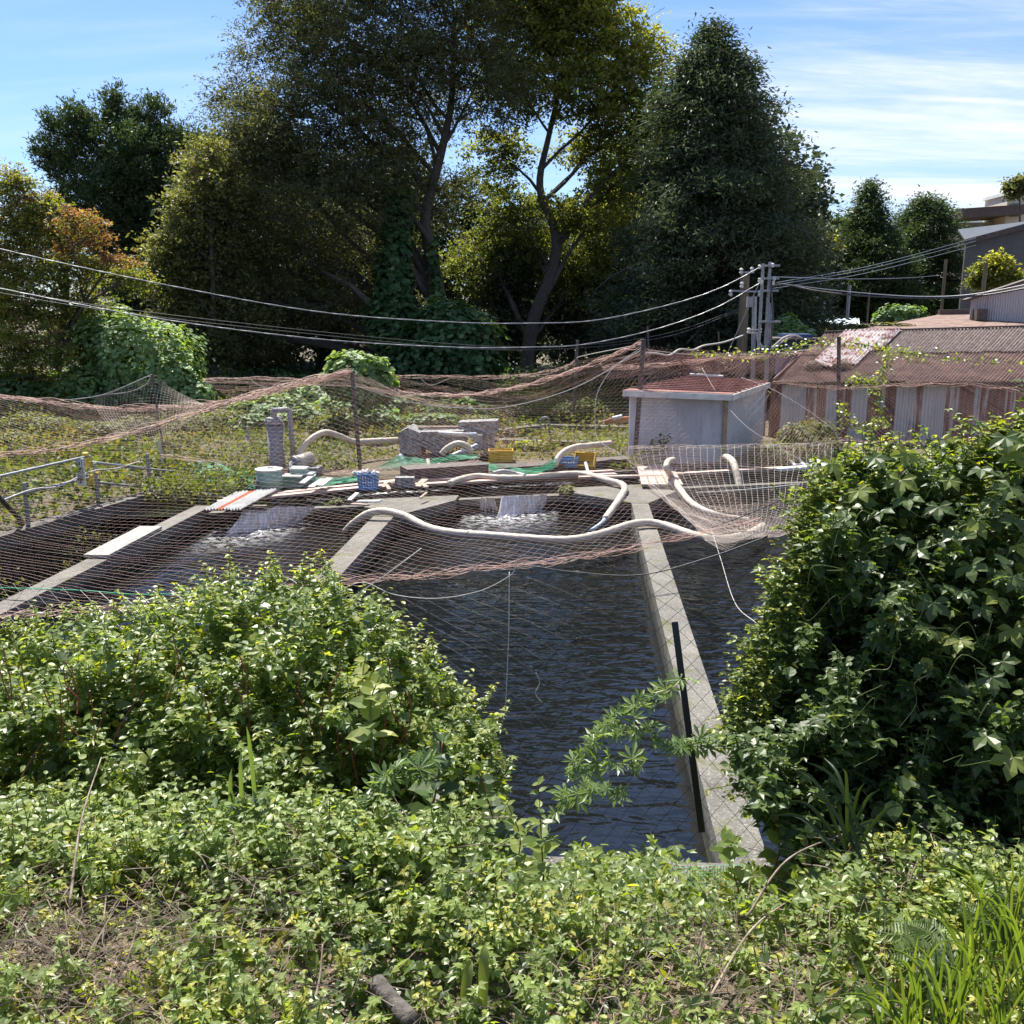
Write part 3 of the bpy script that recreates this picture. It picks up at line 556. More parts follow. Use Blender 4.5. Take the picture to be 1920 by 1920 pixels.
make_tree('far_tree', 'hazy green trees low on the skyline left of the far conifers', 'tree', pts((1545, 620, Y), (1545, 500, Y), (1540, 430, Y)), [lobe(a, b, c, d, Y, 0, 1, .5) for a, b, c, d in ((1535, 420, 14, 22), (1560, 440, 30, 30), (1520, 460, 20, 40), (1600, 460, 40, 40), (1520, 520, 30, 50))], 1, 9000, 0.6, 'lf_cedar', clump=0.7, per=18, trad=(.2, .05))
Y = 56
make_tree('roadside_tree', 'small yellow-green tree in front of the grey house', 'tree', pts((1850, 580, Y), (1850, 540, Y), (1852, 500, Y)), [lobe(a, b, c, d, Y, 0, 1, t) for a, b, c, d, t in ((1870, 500, 22, 20, .8), (1850, 510, 26, 16, .4), (1890, 525, 30, 14, .7), (1840, 525, 18, 14, .4), (1910, 530, 20, 12, .6))], 1, 7000, 0.2, 'lf_zelkova', clump=0.3, per=18, trad=(.09, .03))
Y = 105
make_tree('rooftop_tree', 'sparse brownish tree above the cream tower', 'tree', pts((1912, 420, Y), (1912, 390, Y), (1912, 350, Y)), [lobe(a, b, c, d, Y, 0, 1, t) for a, b, c, d, t in ((1908, 350, 16, 12, .7), (1925, 342, 20, 12, .8), (1900, 362, 10, 6, .6))], 1, 2200, 0.4, 'lf_oak', clump=0.5, per=14, trad=(.12, .05))
# ------------------------------------------------------------------ sheds and houses
def corr(mb, A, B, C, D, waves, amp=0.018, thick=0.012, bow=0.0):
    A, B, C, D = (np.array(p, float) for p in (A, B, C, D)); n = waves * 4 + 1; u = np.linspace(0, 1, n)
    nr = np.cross(B - A, D - A); nr /= np.linalg.norm(nr); w = amp * np.sin(u * waves * 2 * math.pi)
    lo_ = A + (B - A) * u[:, None] + nr * w[:, None]; hi_ = D + (C - D) * u[:, None] + nr * w[:, None]
    V = np.concatenate([lo_, hi_, lo_ - nr * thick, hi_ - nr * thick]); i = np.arange(n - 1)
    q = np.concatenate([np.stack([i, i + 1, i + 1 + n, i + n], -1), np.stack([i + 2 * n, i + 3 * n, i + 1 + 3 * n, i + 1 + 2 * n], -1), np.stack([i, i + 2 * n, i + 1 + 2 * n, i + 1], -1), np.stack([i + n, i + 1 + n, i + 1 + 3 * n, i + 3 * n], -1)])
    return mb.add(V, q)
def slab(mb, poly, t):
    P = np.array(poly, float); nr = np.cross(P[1] - P[0], P[-1] - P[0]); nr /= np.linalg.norm(nr); n = len(P)
    V = np.concatenate([P, P - nr * t]); Fs = [tuple(range(n)), tuple(range(2 * n - 1, n - 1, -1))] + [(i, i + n, (i + 1) % n + n, (i + 1) % n) for i in range(n)]
    return mb.add(V, Fs)
# rusty barn
E0, E1, R1, R0 = at(1458, 713, 29.5), at(1995, 714, 27.8), at(2085, 611, 31.8), at(1547, 626, 33.8)
def bp(s, t): return (E0 + (E1 - E0) * s) * (1 - t) + (R0 + (R1 - R0) * s) * t
barn = thing('barn', 'long rusty corrugated barn with red-streaked white wall sheets, right of the white shed', 'barn', (*((E0 + E1) / 2)[:2], 0))
ncol = 17; lift = np.array([0, 0, 0.035])
for r, (t0, t1) in enumerate(((-0.03, 0.53), (0.5, 1.0))):
    for c in range(ncol):
        s0, s1 = c / ncol, (c + 1.06) / ncol; j = rng.normal() * 0.006
        m = MB(); k = lift * r + np.array([0, 0, 0.012 * (c % 2)]) + np.array([0, 0, rng.random() * .012])
        corr(m, bp(s0, t0 + j) + k, bp(s1, t0 + j) + k, bp(s1, t1) + k, bp(s0, t1) + k, 5, 0.026)
        m.build('roof_sheet', MT['rust_roof' if r == 0 or c < 2 else 'grey_roof'], barn)
for s0, s1, t0 in ((0.075, 0.135, 0.22), (0.13, 0.19, 0.20), (0.185, 0.245, 0.24), (0.24, 0.285, 0.52)):
    m = MB(); k = lift * 3.4; corr(m, bp(s0, t0) + k, bp(s1, t0) + k, bp(s1, 1.0) + k, bp(s0, 1.0) + k, 4, 0.03)
    o = m.build('roof_sheet', MT['pale_roof'], barn); o['label'] = 'peeling pale patched roof sheet'
m = MB(); m.beam(bp(-0.005, 1.005) + lift * 2, bp(1, 1.005) + lift * 2, 0.22, 0.05); m.build('ridge_cap', MT['iron'], barn)
m = MB(); m.beam(bp(0, -0.015) - lift * 2, bp(1, -0.015) - lift * 2, 0.06, 0.09); m.build('eave_beam', MT['iron'], barn)
def wl(px): return max(0.0, (px - 1458) / 537.0)
def weave(s): return bp(s, 0.035) * np.array([1, 1, 0]) , bp(s, 0.035)[2] - 0.05
for p0, p1, mn in ((1440, 1462, 'sheet_rust'), (1462, 1488, 'sheet_white'), (1488, 1512, 'sheet_white'), (1512, 1534, 'sheet_mixed'), (1534, 1552, 'sheet_rust'), (1552, 1580, 'sheet_white'), (1580, 1602, 'sheet_mixed'),
                   (1602, 1634, 'sheet_white'), (1634, 1660, 'sheet_rust'), (1660, 1676, 'sheet_mixed'), (1676, 1688, 'sheet_rust'), (1688, 1712, 'sheet_white'), (1712, 1738, 'sheet_mixed'), (1738, 1764, 'sheet_white'),
                   (1764, 1782, 'sheet_white'), (1782, 1806, 'sheet_mixed'), (1806, 1834, 'sheet_rust'), (1834, 1862, 'sheet_mixed'), (1862, 1890, 'sheet_rust'), (1890, 1916, 'sheet_mixed'), (1916, 1995, 'sheet_rust')):
    s0, s1 = (p0 - 1458) / 537.0, (p1 - 1458) / 537.0
    a, za = weave(s0 + .004); b, zb = weave(s1 + .006); o_ = np.array([0, -0.008 * rng.random(), 0])
    m = MB(); corr(m, a + o_, b + o_, b + o_ + [0, 0, zb], a + o_ + [0, 0, za], 4, 0.014); m.build('wall_sheet', MT[mn], barn)
# end wall and back of the barn
a, za = weave(-0.03); m = MB(); bk = R0 * np.array([1, 1, 0]) + np.array([-.15, 0.3, 0])
slab(m, [a + [0, .02, 0], a + [0, .02, za], bk + [0, 0, R0[2] - .12], bk], 0.03); m.build('end_wall', MT['sheet_rust'], barn)
c2 = bp(1, 1) * np.array([1, 1, 0]); m = MB(); slab(m, [bk + [0, 0, 0], bk + [0, 0, R0[2] - .12], c2 + [0, .3, R1[2] - .12], c2 + [0, .3, 0]], 0.03); m.build('back_wall', MT['sheet_rust'], barn)
for px, lab in ((1546, 'brown straw bundle lying on the barn roof, nearer the white shed'), (1601, 'brown straw bundle lying on the barn roof beside the net post')):
    s = (px - 1495) / 537; c = bp(s, 0.20) + [0, 0, .12]; m = MB(); n = 9
    m.lathe(c - [.27, 0, 0], [(.03, 0), (.10, .05), (.15, .15), (.165, .27), (.15, .39), (.10, .49), (.03, .54)], 12, axis=(1, 0.05, 0))
    q = [c + rng.normal(size=3) * [.2, .1, .1] for _ in range(160)]
    for p in q: m.tube([p, p + rng.normal(size=3) * [.13, .06, .05]], 0.007, 3)
    tag(m.build('straw_bundle', MT['litter']), lab, 'bundle')
# white shed
FL, FR, BR, BL = at(1168, 733, 24.1), at(1372, 741, 24.3), at(1442, 718, 28.6), at(1287, 708, 29.3)
f0, f1, f2, f3 = (np.array([*p[:2], 0.]) for p in (at(1181, 745, 24.4), at(1361, 749, 24.7), at(1434, 724, 28.2), at(1292, 715, 28.9)))
zt = 1.78
shed = thing('shed', 'small white shed with a red ribbed roof beside the barn', 'shed', (f0 + f2) / 2)
def shedwall(nm, a, b, mt, n):
    d = (b - a) / n
    for i in range(n):
        m = MB(); m.beam(a + d * (i + .004 / max(n, 1)) + [0, 0, zt / 2], a + d * (i + .992) + [0, 0, zt / 2], 0.06, zt); m.build(nm, MT[mt], shed)
shedwall('front_panel', f0, f1, 'shed', 4); shedwall('side_panel', f1 + [0.03, .06, 0], f2, 'shed', 4); shedwall('back_panel', f2, f3, 'shed', 1); shedwall('end_panel', f3, f0, 'shed', 1)
m = MB(); m.box(f1 + [0, -.035, zt / 2], (0.11, 0.11, zt)); m.build('corner_post', MT['ochre'], shed)
m = MB(); slab(m, [FL - [0, 0, .05], FR - [0, 0, .05], BR - [0, 0, .05], BL - [0, 0, .05]], 0.06); m.build('roof_deck', MT['iron'], shed)
nr = 9
for i in range(nr):
    t0, t1 = i / nr, (i + .94) / nr; a, b = FL + (BL - FL) * t0, FR + (BR - FR) * t0; c, d = FR + (BR - FR) * t1, FL + (BL - FL) * t1
    m = MB(); u = [0, 0, .03]; slab(m, [a + u, b + u, c + u, d + u], .03); m.beam(d + [0, 0, .045], c + [0, 0, .045], .05, .05); m.build('roof_strip', MT['red_roof'], shed)
m = MB(); m.beam(FL + [0, -.02, -.06], FR + [0, -.02, -.06], .05, .15); m.build('fascia', MT['white'], shed)
m = MB(); m.beam(FR + [0.02, 0, -.06], BR + [0.02, 0, -.06], .05, .15); m.build('fascia', MT['white'], shed)
m = MB(); m.tube([BL + [.1, 0, .09], BL + (BR - BL) * .45 + [0, 0, .1]], .045, 8); tag(m.build('white_pipe', MT['white']), 'white pipe lying along the back of the red shed roof', 'pipe')
# larger rust roof behind the barn
rb = thing('rusty_shed', 'wide low shed with a plain brown roof rising behind the barn', 'shed', at(1750, 620, 41) * [1, 1, 0])
A, B, C, D = at(1552, 628, 37), at(1760, 590, 47), at(1960, 586, 47), at(2000, 636, 37)
for i in range(7):
    t0, t1 = i / 7, (i + .985) / 7; m = MB(); slab(m, [A + (D - A) * t0, A + (D - A) * t1, B + (C - B) * t1, B + (C - B) * t0], .1); m.build('roof_sheet', MT['rust_roof'], rb)
m = MB(); m.beam(B + [0, 0, .08], C + [0, 0, .08], .3, .3); m.build('ridge_beam', MT['fascia'], rb)
m = MB()
for p, q in ((A, D), (A, B), (B, C), (D, C)): slab(m, [p * [1, 1, 0], q * [1, 1, 0], q - [0, 0, .12], p - [0, 0, .12]], .08)
m.build('wall', MT['sheet_rust'], rb)
# white corrugated gable
wg = thing('gable_shed', 'shed with a peeling white corrugated gable at the right edge', 'shed', at(1880, 592, 44) * [1, 1, 0])
a, b = at(1818, 592, 44), at(1990, 592, 42); n = 9
for i in range(n):
    s0, s1 = i / n, (i + 1) / n; p, q = a + (b - a) * s0, a + (b - a) * s1; h = lambda s: 0.72 + 1.25 * s
    m = MB(); corr(m, p * [1, 1, .75], q * [1, 1, .75], [q[0], q[1], a[2] + h(s1)], [p[0], p[1], a[2] + h(s0)], 4, .02); m.build('wall_sheet', MT['sheet_white'], wg)
p, q = np.array([a[0] - .3, a[1] - .15, a[2] + .70]), np.array([b[0], b[1] - .15, a[2] + 2.05])
m = MB(); slab(m, [p, q, q + [0, .45, 0], p + [0, .45, 0]], .1); m.build('roof', MT['fascia'], wg)
m = MB(); m.box((a[0] + .2, a[1] - .6, a[2] + .05), (.45, .5, .5)); tag(m.build('duct_box', MT['iron']), 'small dark metal box at the foot of the white gable', 'box')
# grey house
gh = thing('grey_house', 'dark grey clad house with a pale metal roof on the right skyline', 'house', at(1880, 575, 66) * [1, 1, 0])
A, B = at(1812, 450, 63), at(2060, 383, 63); a0, b0 = A * [1, 1, 0], B * [1, 1, 0]; dp = at(1799, 431, 72) - A; dq = at(2060, 400, 72) - B
m = MB(); slab(m, [a0, b0, B, A], .2); m.build('gable_wall', MT['house_grey'], gh)
n = 9; e = np.array([0, 0, .12]); Aw, Bw = A + [-.2, -.25, -.1], B + [0, -.25, -.1]
for i in range(n):
    t0, t1 = i / n, (i + .97) / n; m = MB(); slab(m, [Aw + dp * t0 + e, Bw + dq * t0 + e, Bw + dq * t1 + e, Aw + dp * t1 + e], .12); m.build('roof_panel', MT['roof_metal'], gh)
m = MB(); m.beam(Aw + [0, -.05, -.05], Bw + [0, -.05, -.05], .15, .3); m.build('verge_board', MT['iron'], gh)
cb = thing('cream_building', 'cream building with a flat dark roof band behind the grey house', 'building', at(1850, 575, 118) * [1, 1, 0])
A, B = at(1782, 418, 115), at(1960, 414, 115); m = MB(); slab(m, [A * [1, 1, 0], B * [1, 1, 0], B, A], 6); m.build('wall', MT['cream'], cb)
A, B = at(1778, 406, 114), at(1897, 398, 114); m = MB(); m.beam(A, B, 7.5, 1.0); m.build('roof_band', MT['fascia'], cb)
for px in (1800, 1826, 1852, 1876):
    m = MB(); p = at(px, 432, 114.6); m.box(p, (1.1, .25, .9)); m.build('window', MT['glass'], cb)
ct = thing('cream_tower', 'cream rooftop tower block at the right edge of the skyline', 'building', at(1920, 575, 112) * [1, 1, 0])
p = at(1930, 390, 112); m = MB(); m.box((p[0], p[1] + 3, p[2] / 2 + .7), (4.8, 6, p[2] + 1.4)); m.build('wall', MT['cream'], ct)
m = MB(); m.box((p[0], p[1] + 3, p[2] + 1.55), (5.2, 6.6, .35)); m.build('parapet', MT['white'], ct)
for dx in (-1.6, .2): m = MB(); m.box((p[0] + dx, p[1] - .05, p[2] - .2), (.9, .2, 1.4)); m.build('window', MT['glass'], ct)
p = at(1497, 646, 33); m = MB(); m.box((p[0], p[1] + .6, p[2] / 2 + .17), (.95, 1.2, p[2] + .34)); tag(m.build('blue_cabinet', MT['navy'], base=(p[0], p[1], 0)), 'dark blue panelled cabinet left of the barn roof', 'cabinet')
p = at(1497, 637, 33); m = MB(); m.box((p[0] - .1, p[1] + .5, p[2] + .03), (1.5, 1.6, .06)); tag(m.build('lid_sheet', MT['iron']), 'dark lid sheet over the blue cabinet', 'lid')
A, B = at(1508, 612, 44), at(1612, 608, 44); m = MB(); corr(m, A, B, B + [.4, 1.6, .25], A + [.4, 1.6, .25], 10, .03); tag(m.build('blue_tarpaulin', pm('pale_blue_sheet', (.30, .42, .55), (.62, .66, .68), 3, rough=.5)), 'pale blue ribbed sheet lying beyond the barn', 'sheet')

# ------------------------------------------------------------------ poles and cables
def post(name, label, cat, top, bot, r, mat, group=None, extra=None):
    m = MB(); m.tube([bot, top], r, 8); o = m.build(name, MT[mat], base=bot, smooth=False); return tag(o, label, cat, group)
up = thing('utility_pole', 'twin grey steel utility pole with clamps and a cross plate', 'utility pole', at(1437, 700, 30) * [1, 1, 0])
T0, T1 = at(1431, 494, 30), at(1444, 491, 30); b = at(1437, 700, 30)
for p, z0 in ((T0, 2.6), (T1, 2.6)): m = MB(); m.tube([[p[0], 30, z0], p], .046, 10); m.build('pole', MT['galv'], up)
m = MB(); m.tube([[b[0], 30, 0], [b[0], 30, at(1437, 568, 30)[2]]], .062, 10); m.build('pole', MT['galv'], up)
m = MB(); m.box((b[0], 29.95, at(1437, 603, 30)[2]), (.62, .3, .05)); m.build('cross_plate', MT['galv'], up)
for y in (498, 522, 545): m = MB(); m.box((b[0], 30, at(1437, y, 30)[2]), (.42, .2, .06)); m.build('clamp', MT['galv'], up)
for x, y in ((1424, 500), (1449, 497), (1424, 525), (1452, 522), (1450, 530), (1428, 530)): m = MB(); m.lathe(at(x, y, 29.9), [(.02, -.07), (.05, -.04), (.03, 0), (.05, .03), (.02, .06)], 8); m.build('insulator', MT['white'], up)
m = MB(); m.tube(cat_rom(pts((1446, 535, 29.9), (1449, 600, 29.9), (1444, 660, 29.9), (1446, 730, 29.9))), .03, 6); m.build('riser_cable', MT['cable_dark'], up)
wp = thing('utility_pole', 'thick brown wooden utility pole behind the steel pole', 'utility pole', at(1392, 690, 37) * [1, 1, 0])
m = MB(); b = at(1390, 690, 37); m.tube([[b[0], 37, 0], at(1397, 515, 37)], np.array([.23, .17]), 12); m.build('pole', MT['pole_wood'], wp)
for p, q in (((1370, 545), (1424, 547)), ((1388, 511), (1414, 510))): m = MB(); m.beam(at(*p, 36.8), at(*q, 36.8), .07, .07); m.build('crossarm', MT['galv'], wp)
for x, y in ((1370, 549), (1424, 550), (1390, 508), (1410, 506), (1391, 534)): m = MB(); m.lathe(at(x, y, 36.7), [(.05, -.12), (.08, -.06), (.04, 0), (.08, .05), (.03, .11)], 8); m.build('insulator', MT['white'], wp)
sp = thing('utility_pole', 'short thin steel pole with a grey switch box between the wooden and twin poles', 'utility pole', at(1415, 700, 33) * [1, 1, 0])
b = at(1415, 700, 33); m = MB(); m.tube([[b[0], 33, 0], at(1415, 556, 33)], .075, 10); m.build('pole', MT['galv'], sp)
p = at(1406, 566, 32.9); m = MB(); m.box(p, (.2, .16, .34)); m.build('switch_box', MT['pvc_grey'], sp)
for y in (618, 624): m = MB(); m.beam(at(1403, y, 32.9), at(1426, y, 32.9), .05, .05); m.build('crossarm', MT['white'], sp)
for x in (1404, 1425): m = MB(); m.lathe(at(x, 620, 32.8), [(.03, -.1), (.07, -.05), (.04, 0), (.07, .05), (.03, .1)], 8); m.build('insulator', MT['white'], sp)
for x, y, Y_, r, mt, lab in ((1593, 534, 50, .09, 'galv', 'grey pole beyond the barn, tallest of the three between barn and conifers'), (1545, 564, 48, .07, 'galv', 'short grey pole beyond the blue cabinet'), (1517, 546, 49, .09, 'iron', 'dark reddish post beside the far golden tree'),
                         (1849, 492, 53, .12, 'pole_wood', 'brown pole in front of the grey house'), (1774, 486, 62, .1, 'pole_wood', 'slim wooden pole in front of the far broad conifer'), (1630, 545, 55, .06, 'pole_wood', 'thin stick pole beyond the blue tarpaulin')):
    t = at(x, y, Y_); post('pole', lab, 'pole', t, [t[0], t[1], 0], r, mt)
def cable(name, label, P, r, mat, cat='cable', group=None, k=6, per=10, twist=None):
    m = MB(); C = cat_rom(P, per)
    if twist:
        n = len(C) * 6; tt = np.linspace(0, len(C) - 1, n); Cd = np.stack([np.interp(tt, np.arange(len(C)), C[:, i]) for i in range(3)], -1)
        s = np.concatenate([[0], np.cumsum(np.linalg.norm(np.diff(Cd, axis=0), axis=1))])
        for ph in (0, math.pi): m.tube(Cd + np.stack([0 * s, np.cos(s * twist + ph), np.sin(s * twist + ph)], -1) * r * .45, r * .75, 5)
    else: m.tube(C, r, k)
    return tag(m.build(name, MT[mat], smooth=True), label, cat, group)
cable('overhead_cable', 'upper twisted overhead cable sagging across the wood to the twin pole', pts((-60, 448, 24), (0, 467, 24.5), (300, 532, 26), (600, 585, 27.5), (850, 604, 28.5), (1000, 606, 29), (1120, 600, 29.5), (1260, 570, 30), (1350, 540, 30), (1428, 500, 30)), .015, 'cable', twist=5)
cable('overhead_cable', 'lower twisted overhead cable sagging across the wood to the twin pole', pts((-60, 528, 24), (0, 541, 24.5), (300, 598, 26), (600, 636, 27.5), (850, 651, 28.5), (1000, 651, 29), (1100, 645, 29.5), (1230, 617, 30), (1340, 578, 30), (1426, 530, 30)), .015, 'cable', twist=5)
cable('overhead_cable', 'thin upper wire of the dark pair ending at the wooden pole', pts((-60, 530, 27), (120, 563, 28), (300, 588, 29), (600, 622, 31), (850, 645, 33), (1000, 650, 34), (1150, 642, 35), (1270, 620, 36), (1384, 580, 36.8)), .012, 'cable_dark')
cable('overhead_cable', 'thin lower wire of the dark pair ending at the wooden pole', pts((-60, 538, 27), (120, 570, 28), (300, 595, 29), (600, 628, 31), (850, 652, 33), (1000, 656, 34), (1150, 647, 35), (1270, 626, 36), (1384, 583, 36.8)), .012, 'cable_dark')
cable('overhead_cable', 'thick black cable sagging right from the twin pole above the barn', pts((1447, 536, 30), (1475, 534, 30), (1530, 545, 29.5), (1600, 553, 29), (1720, 559, 28), (1830, 555, 27), (1920, 541, 26), (1990, 525, 25.5)), .026, 'cable_dark')
cable('overhead_cable', 'thin grey wire beside the thick black cable', pts((1447, 529, 30), (1510, 538, 29.6), (1600, 548, 29), (1720, 556, 28), (1830, 551, 27), (1990, 520, 25.5)), .016, 'cable')
cable('overhead_cable', 'nearly level thin wire in front of the far pointed conifer', pts((1446, 519, 30), (1600, 523, 40), (1700, 521, 48), (1765, 516, 55)), .014, 'cable')
for i, (y0, y1) in enumerate(((531, 446), (535, 452), (541, 460))):
    cable('overhead_cable', ('topmost', 'middle', 'lowest')[i] + ' of three thin parallel wires climbing towards the grey house', pts((1450, y0, 34), (1640, (y0 + y1) / 2 + 8, 48), (1830, y1, 62)), .014, 'cable')
cable('overhead_cable', 'thin drooping wire between the far poles behind the barn', pts((1515, 548, 49), (1535, 560, 48), (1546, 570, 48)), .02, 'cable')
cable('overhead_cable', 'thin drooping wire from the short grey pole down to the blue sheet', pts((1546, 583, 48), (1575, 600, 47), (1600, 606, 46)), .02, 'cable')
cable('service_cable', 'white wavy service cable running from the wooden pole to the net corner post', pts((1395, 628, 36), (1375, 636, 34), (1352, 643, 33), (1320, 648, 31), (1300, 656, 30), (1275, 655, 29), (1255, 666, 28), (1232, 663, 27), (1212, 662, 26)), .03, 'rope')
for i in range(2): cable('service_cable', ('upper', 'lower')[i] + ' white cable looping from the short pole to the blue cabinet', pts((1418, 628 + 6 * i, 33), (1430, 650 + 3 * i, 32.5), (1446, 652 + 2 * i, 32), (1470, 633 + 6 * i, 32), (1490, 629, 32.5), (1508, 637, 33)), .03, 'rope')
cable('guy_wire', 'thin diagonal guy wire from the twin pole down behind the nets', pts((1424, 530, 30), (1363, 665, 31)), .014, 'cable')

# ------------------------------------------------------------------ nets
def smooth_grid(rows, nu=90, nv=40):
    R_ = []
    for r in rows:
        C = cat_rom(np.array([at(*p) for p in r]), 10); d = np.concatenate([[0], np.cumsum(np.linalg.norm(np.diff(C, axis=0), axis=1))])
        t = np.linspace(0, d[-1], nu); R_.append(np.stack([np.interp(t, d, C[:, i]) for i in range(3)], -1))
    R_ = np.array(R_); out = np.stack([cat_rom(R_[:, j], max(2, nv // (len(rows) - 1))) for j in range(nu)], 1); return out
def net_threads(mb, S, cell, r, square=False, jit=0.03, sag=0.0, seg=0.3, drop=0.0):
    nv, nu = S.shape[:2]
    W = np.mean(np.sum(np.linalg.norm(np.diff(S, axis=1), axis=2), 1)); Hh = np.mean(np.sum(np.linalg.norm(np.diff(S, axis=0), axis=2), 0))
    def ev(U, Vv):
        u = np.clip(U / W, 0, 1) * (nu - 1); v = np.clip(Vv / Hh, 0, 1) * (nv - 1); i = np.minimum(u.astype(int), nu - 2); j = np.minimum(v.astype(int), nv - 2)
        a = (u - i)[..., None]; b = (v - j)[..., None]
        P = (S[j, i] * (1 - a) + S[j, i + 1] * a) * (1 - b) + (S[j + 1, i] * (1 - a) + S[j + 1, i + 1] * a) * b
        q = np.stack([U, Vv, 0 * U], -1); P[..., 2] += wob(q, jit, 2.2, 3) + wob(q, jit * .4, 6.1, 4) - sag * np.sin(math.pi * np.clip(U / W, 0, 1)) * np.sin(math.pi * np.clip(Vv / Hh, 0, 1))
        P[..., 0] += wob(q, jit * .7, 2.7, 5); return P
    UV = []
    if square:
        for us in np.arange(0, W + .001, cell): UV.append(((us, us), (0, Hh)))
        for vs in np.arange(0, Hh + .001, cell): UV.append(((0, W), (vs, vs)))
    else:
        st = cell * math.sqrt(2)
        for c in np.arange(-Hh, W, st):
            s0, s1 = max(0, -c), min(Hh, W - c)
            if s1 - s0 > .05: UV.append(((c + s0, c + s1), (s0, s1))); UV.append(((W - c - s0, W - c - s1), (s0, s1)))
    for (ua, ub), (va, vb) in UV:
        if rng.random() < drop: continue
        ln = math.hypot(ub - ua, vb - va); n = max(3, int(ln / seg) + 1); t = np.linspace(0, 1, n)
        P = ev(ua + (ub - ua) * t, va + (vb - va) * t)
        T = np.gradient(P, axis=0); T /= np.linalg.norm(T, axis=1)[:, None] + 1e-9
        X = np.cross(T, [.3, .2, 1.]); X /= np.linalg.norm(X, axis=1)[:, None] + 1e-9; Y2 = np.cross(T, X); a = np.arange(3) * 2.0944
        V = P[:, None] + r * (np.cos(a)[None, :, None] * X[:, None] + np.sin(a)[None, :, None] * Y2[:, None])
        i = np.arange(n - 1)[:, None] * 3 + np.arange(3); j = np.arange(n - 1)[:, None] * 3 + (np.arange(3) + 1) % 3
        mb.add(V.reshape(-1, 3), np.stack([i, j, j + 3, i + 3], -1).reshape(-1, 4))
def band(mb, P, width, r, n=12, jit=0.05):
    C = cat_rom(np.array([at(*p) for p in P]), 12)
    for k in range(n):
        q = np.stack([np.arange(len(C)) * .35, np.full(len(C), k * 1.7), 0 * C[:, 0]], -1)
        o_ = rng.normal(size=3) * np.array([.5, .5, 1]) * width * .35
        ang = np.arange(len(C)) * .5 + k; mb.tube(C + o_ + np.stack([0 * ang, np.cos(ang), np.sin(ang)], -1) * width * .3 + np.stack([0 * ang, 0 * ang, wob(q, jit, 1.3, k)], -1), r, 3, False)
def net(label, patches, bands=(), ropes=(), mat='net', name='bird_net', jit=0.03):
    p0 = at(*patches[0][0][0][len(patches[0][0][0]) // 2]); root = thing(name, label, 'net', (p0[0], p0[1], 0))
    m = MB()
    for rows, cell, r, kw in patches: net_threads(m, smooth_grid(rows), cell, r, **kw)
    m.build('mesh', MT[mat], root, kind='stuff')
    for P, w, r, n in bands:
        m = MB(); band(m, P, w, r, n); m.build('gathered_edge', MT[mat], root, kind='stuff')
    for P, r, mt in ropes: m = MB(); m.tube(cat_rom(np.array([at(*p) for p in P]), 8), r, 6); m.build('rope', MT[mt], root, True)
    return root
ridge = [(-80, 856, 18.6), (60, 848, 19), (200, 824, 19.6), (330, 786, 20.4), (450, 748, 21.3), (560, 716, 22.2), (660, 697, 22.9), (760, 742, 23.4), (850, 764, 23.7), (950, 764, 24), (1080, 728, 24.2), (1205, 650, 24.4)]
front = [(-80, 1160, 9.4), (60, 1150, 9.8), (200, 1142, 10.2), (320, 1135, 10.6), (430, 1124, 11.0), (520, 1108, 11.3), (600, 1092, 11.6), (760, 1082, 12.0), (900, 1072, 12.3), (1080, 1048, 12.8), (1220, 1022, 13.4), (1425, 975, 14.6)]
midr = [(-80, 985, 14.0), (60, 985, 14.4), (200, 975, 14.8), (330, 950, 15.3), (450, 925, 15.8), (560, 900, 16.4), (660, 885, 17.0), (760, 890, 17.4), (850, 890, 17.8), (950, 885, 18.2), (1080, 860, 18.6), (1300, 830, 19.2)]
net('large brown net draped over the left and middle ponds from the post tops', [([ridge, midr, front], .155, .0013, dict(jit=.028, sag=.10))],
    [(ridge[:7], .06, .005, 12), ([(600, 1092, 11.6), (760, 1082, 12.0), (900, 1066, 12.3), (1080, 1046, 12.8), (1220, 1020, 13.4), (1425, 975, 14.6)], .034, .0026, 10), (front[:7], .03, .003, 8)],
    [([(662, 722, 22.9), (760, 752, 23.4), (850, 764, 23.7), (950, 763, 24), (1080, 726, 24.2), (1205, 655, 24.4)], .011, 'rope')])
lb1 = [(-80, 738, 24), (60, 750, 24), (200, 766, 24), (300, 764, 24), (400, 757, 24), (500, 738, 23.6), (600, 712, 23.2), (660, 697, 22.9)]
lb0 = [(-80, 852, 18.8), (60, 845, 19), (200, 822, 19.6), (300, 796, 20.2), (400, 764, 21), (500, 735, 21.8), (600, 706, 22.5), (658, 699, 22.8)]
net('brown side net hanging between two gathered bands at the far left', [([lb1, lb0], .13, .0018, dict(jit=.02))], [(lb1, .09, .005, 14)],
    [([(285, 702, 24), (240, 722, 24), (190, 741, 24), (130, 750, 24)], .014, 'rope'), ([(285, 702, 24), (272, 722, 24), (240, 735, 24), (190, 741, 24)], .012, 'rope')])
net('small grey net tent hanging from a thin stake left of centre', [([[(180, 744, 24), (240, 722, 24), (286, 703, 24.1), (320, 730, 24.1), (380, 756, 24)], [(180, 764, 23.8), (240, 765, 23.7), (286, 766, 23.6), (320, 764, 23.7), (380, 760, 23.8)], [(220, 822, 23), (255, 830, 23), (290, 835, 23), (320, 815, 23), (350, 790, 23)]], .085, .003, dict(jit=.03, square=True))], mat='net_grey')
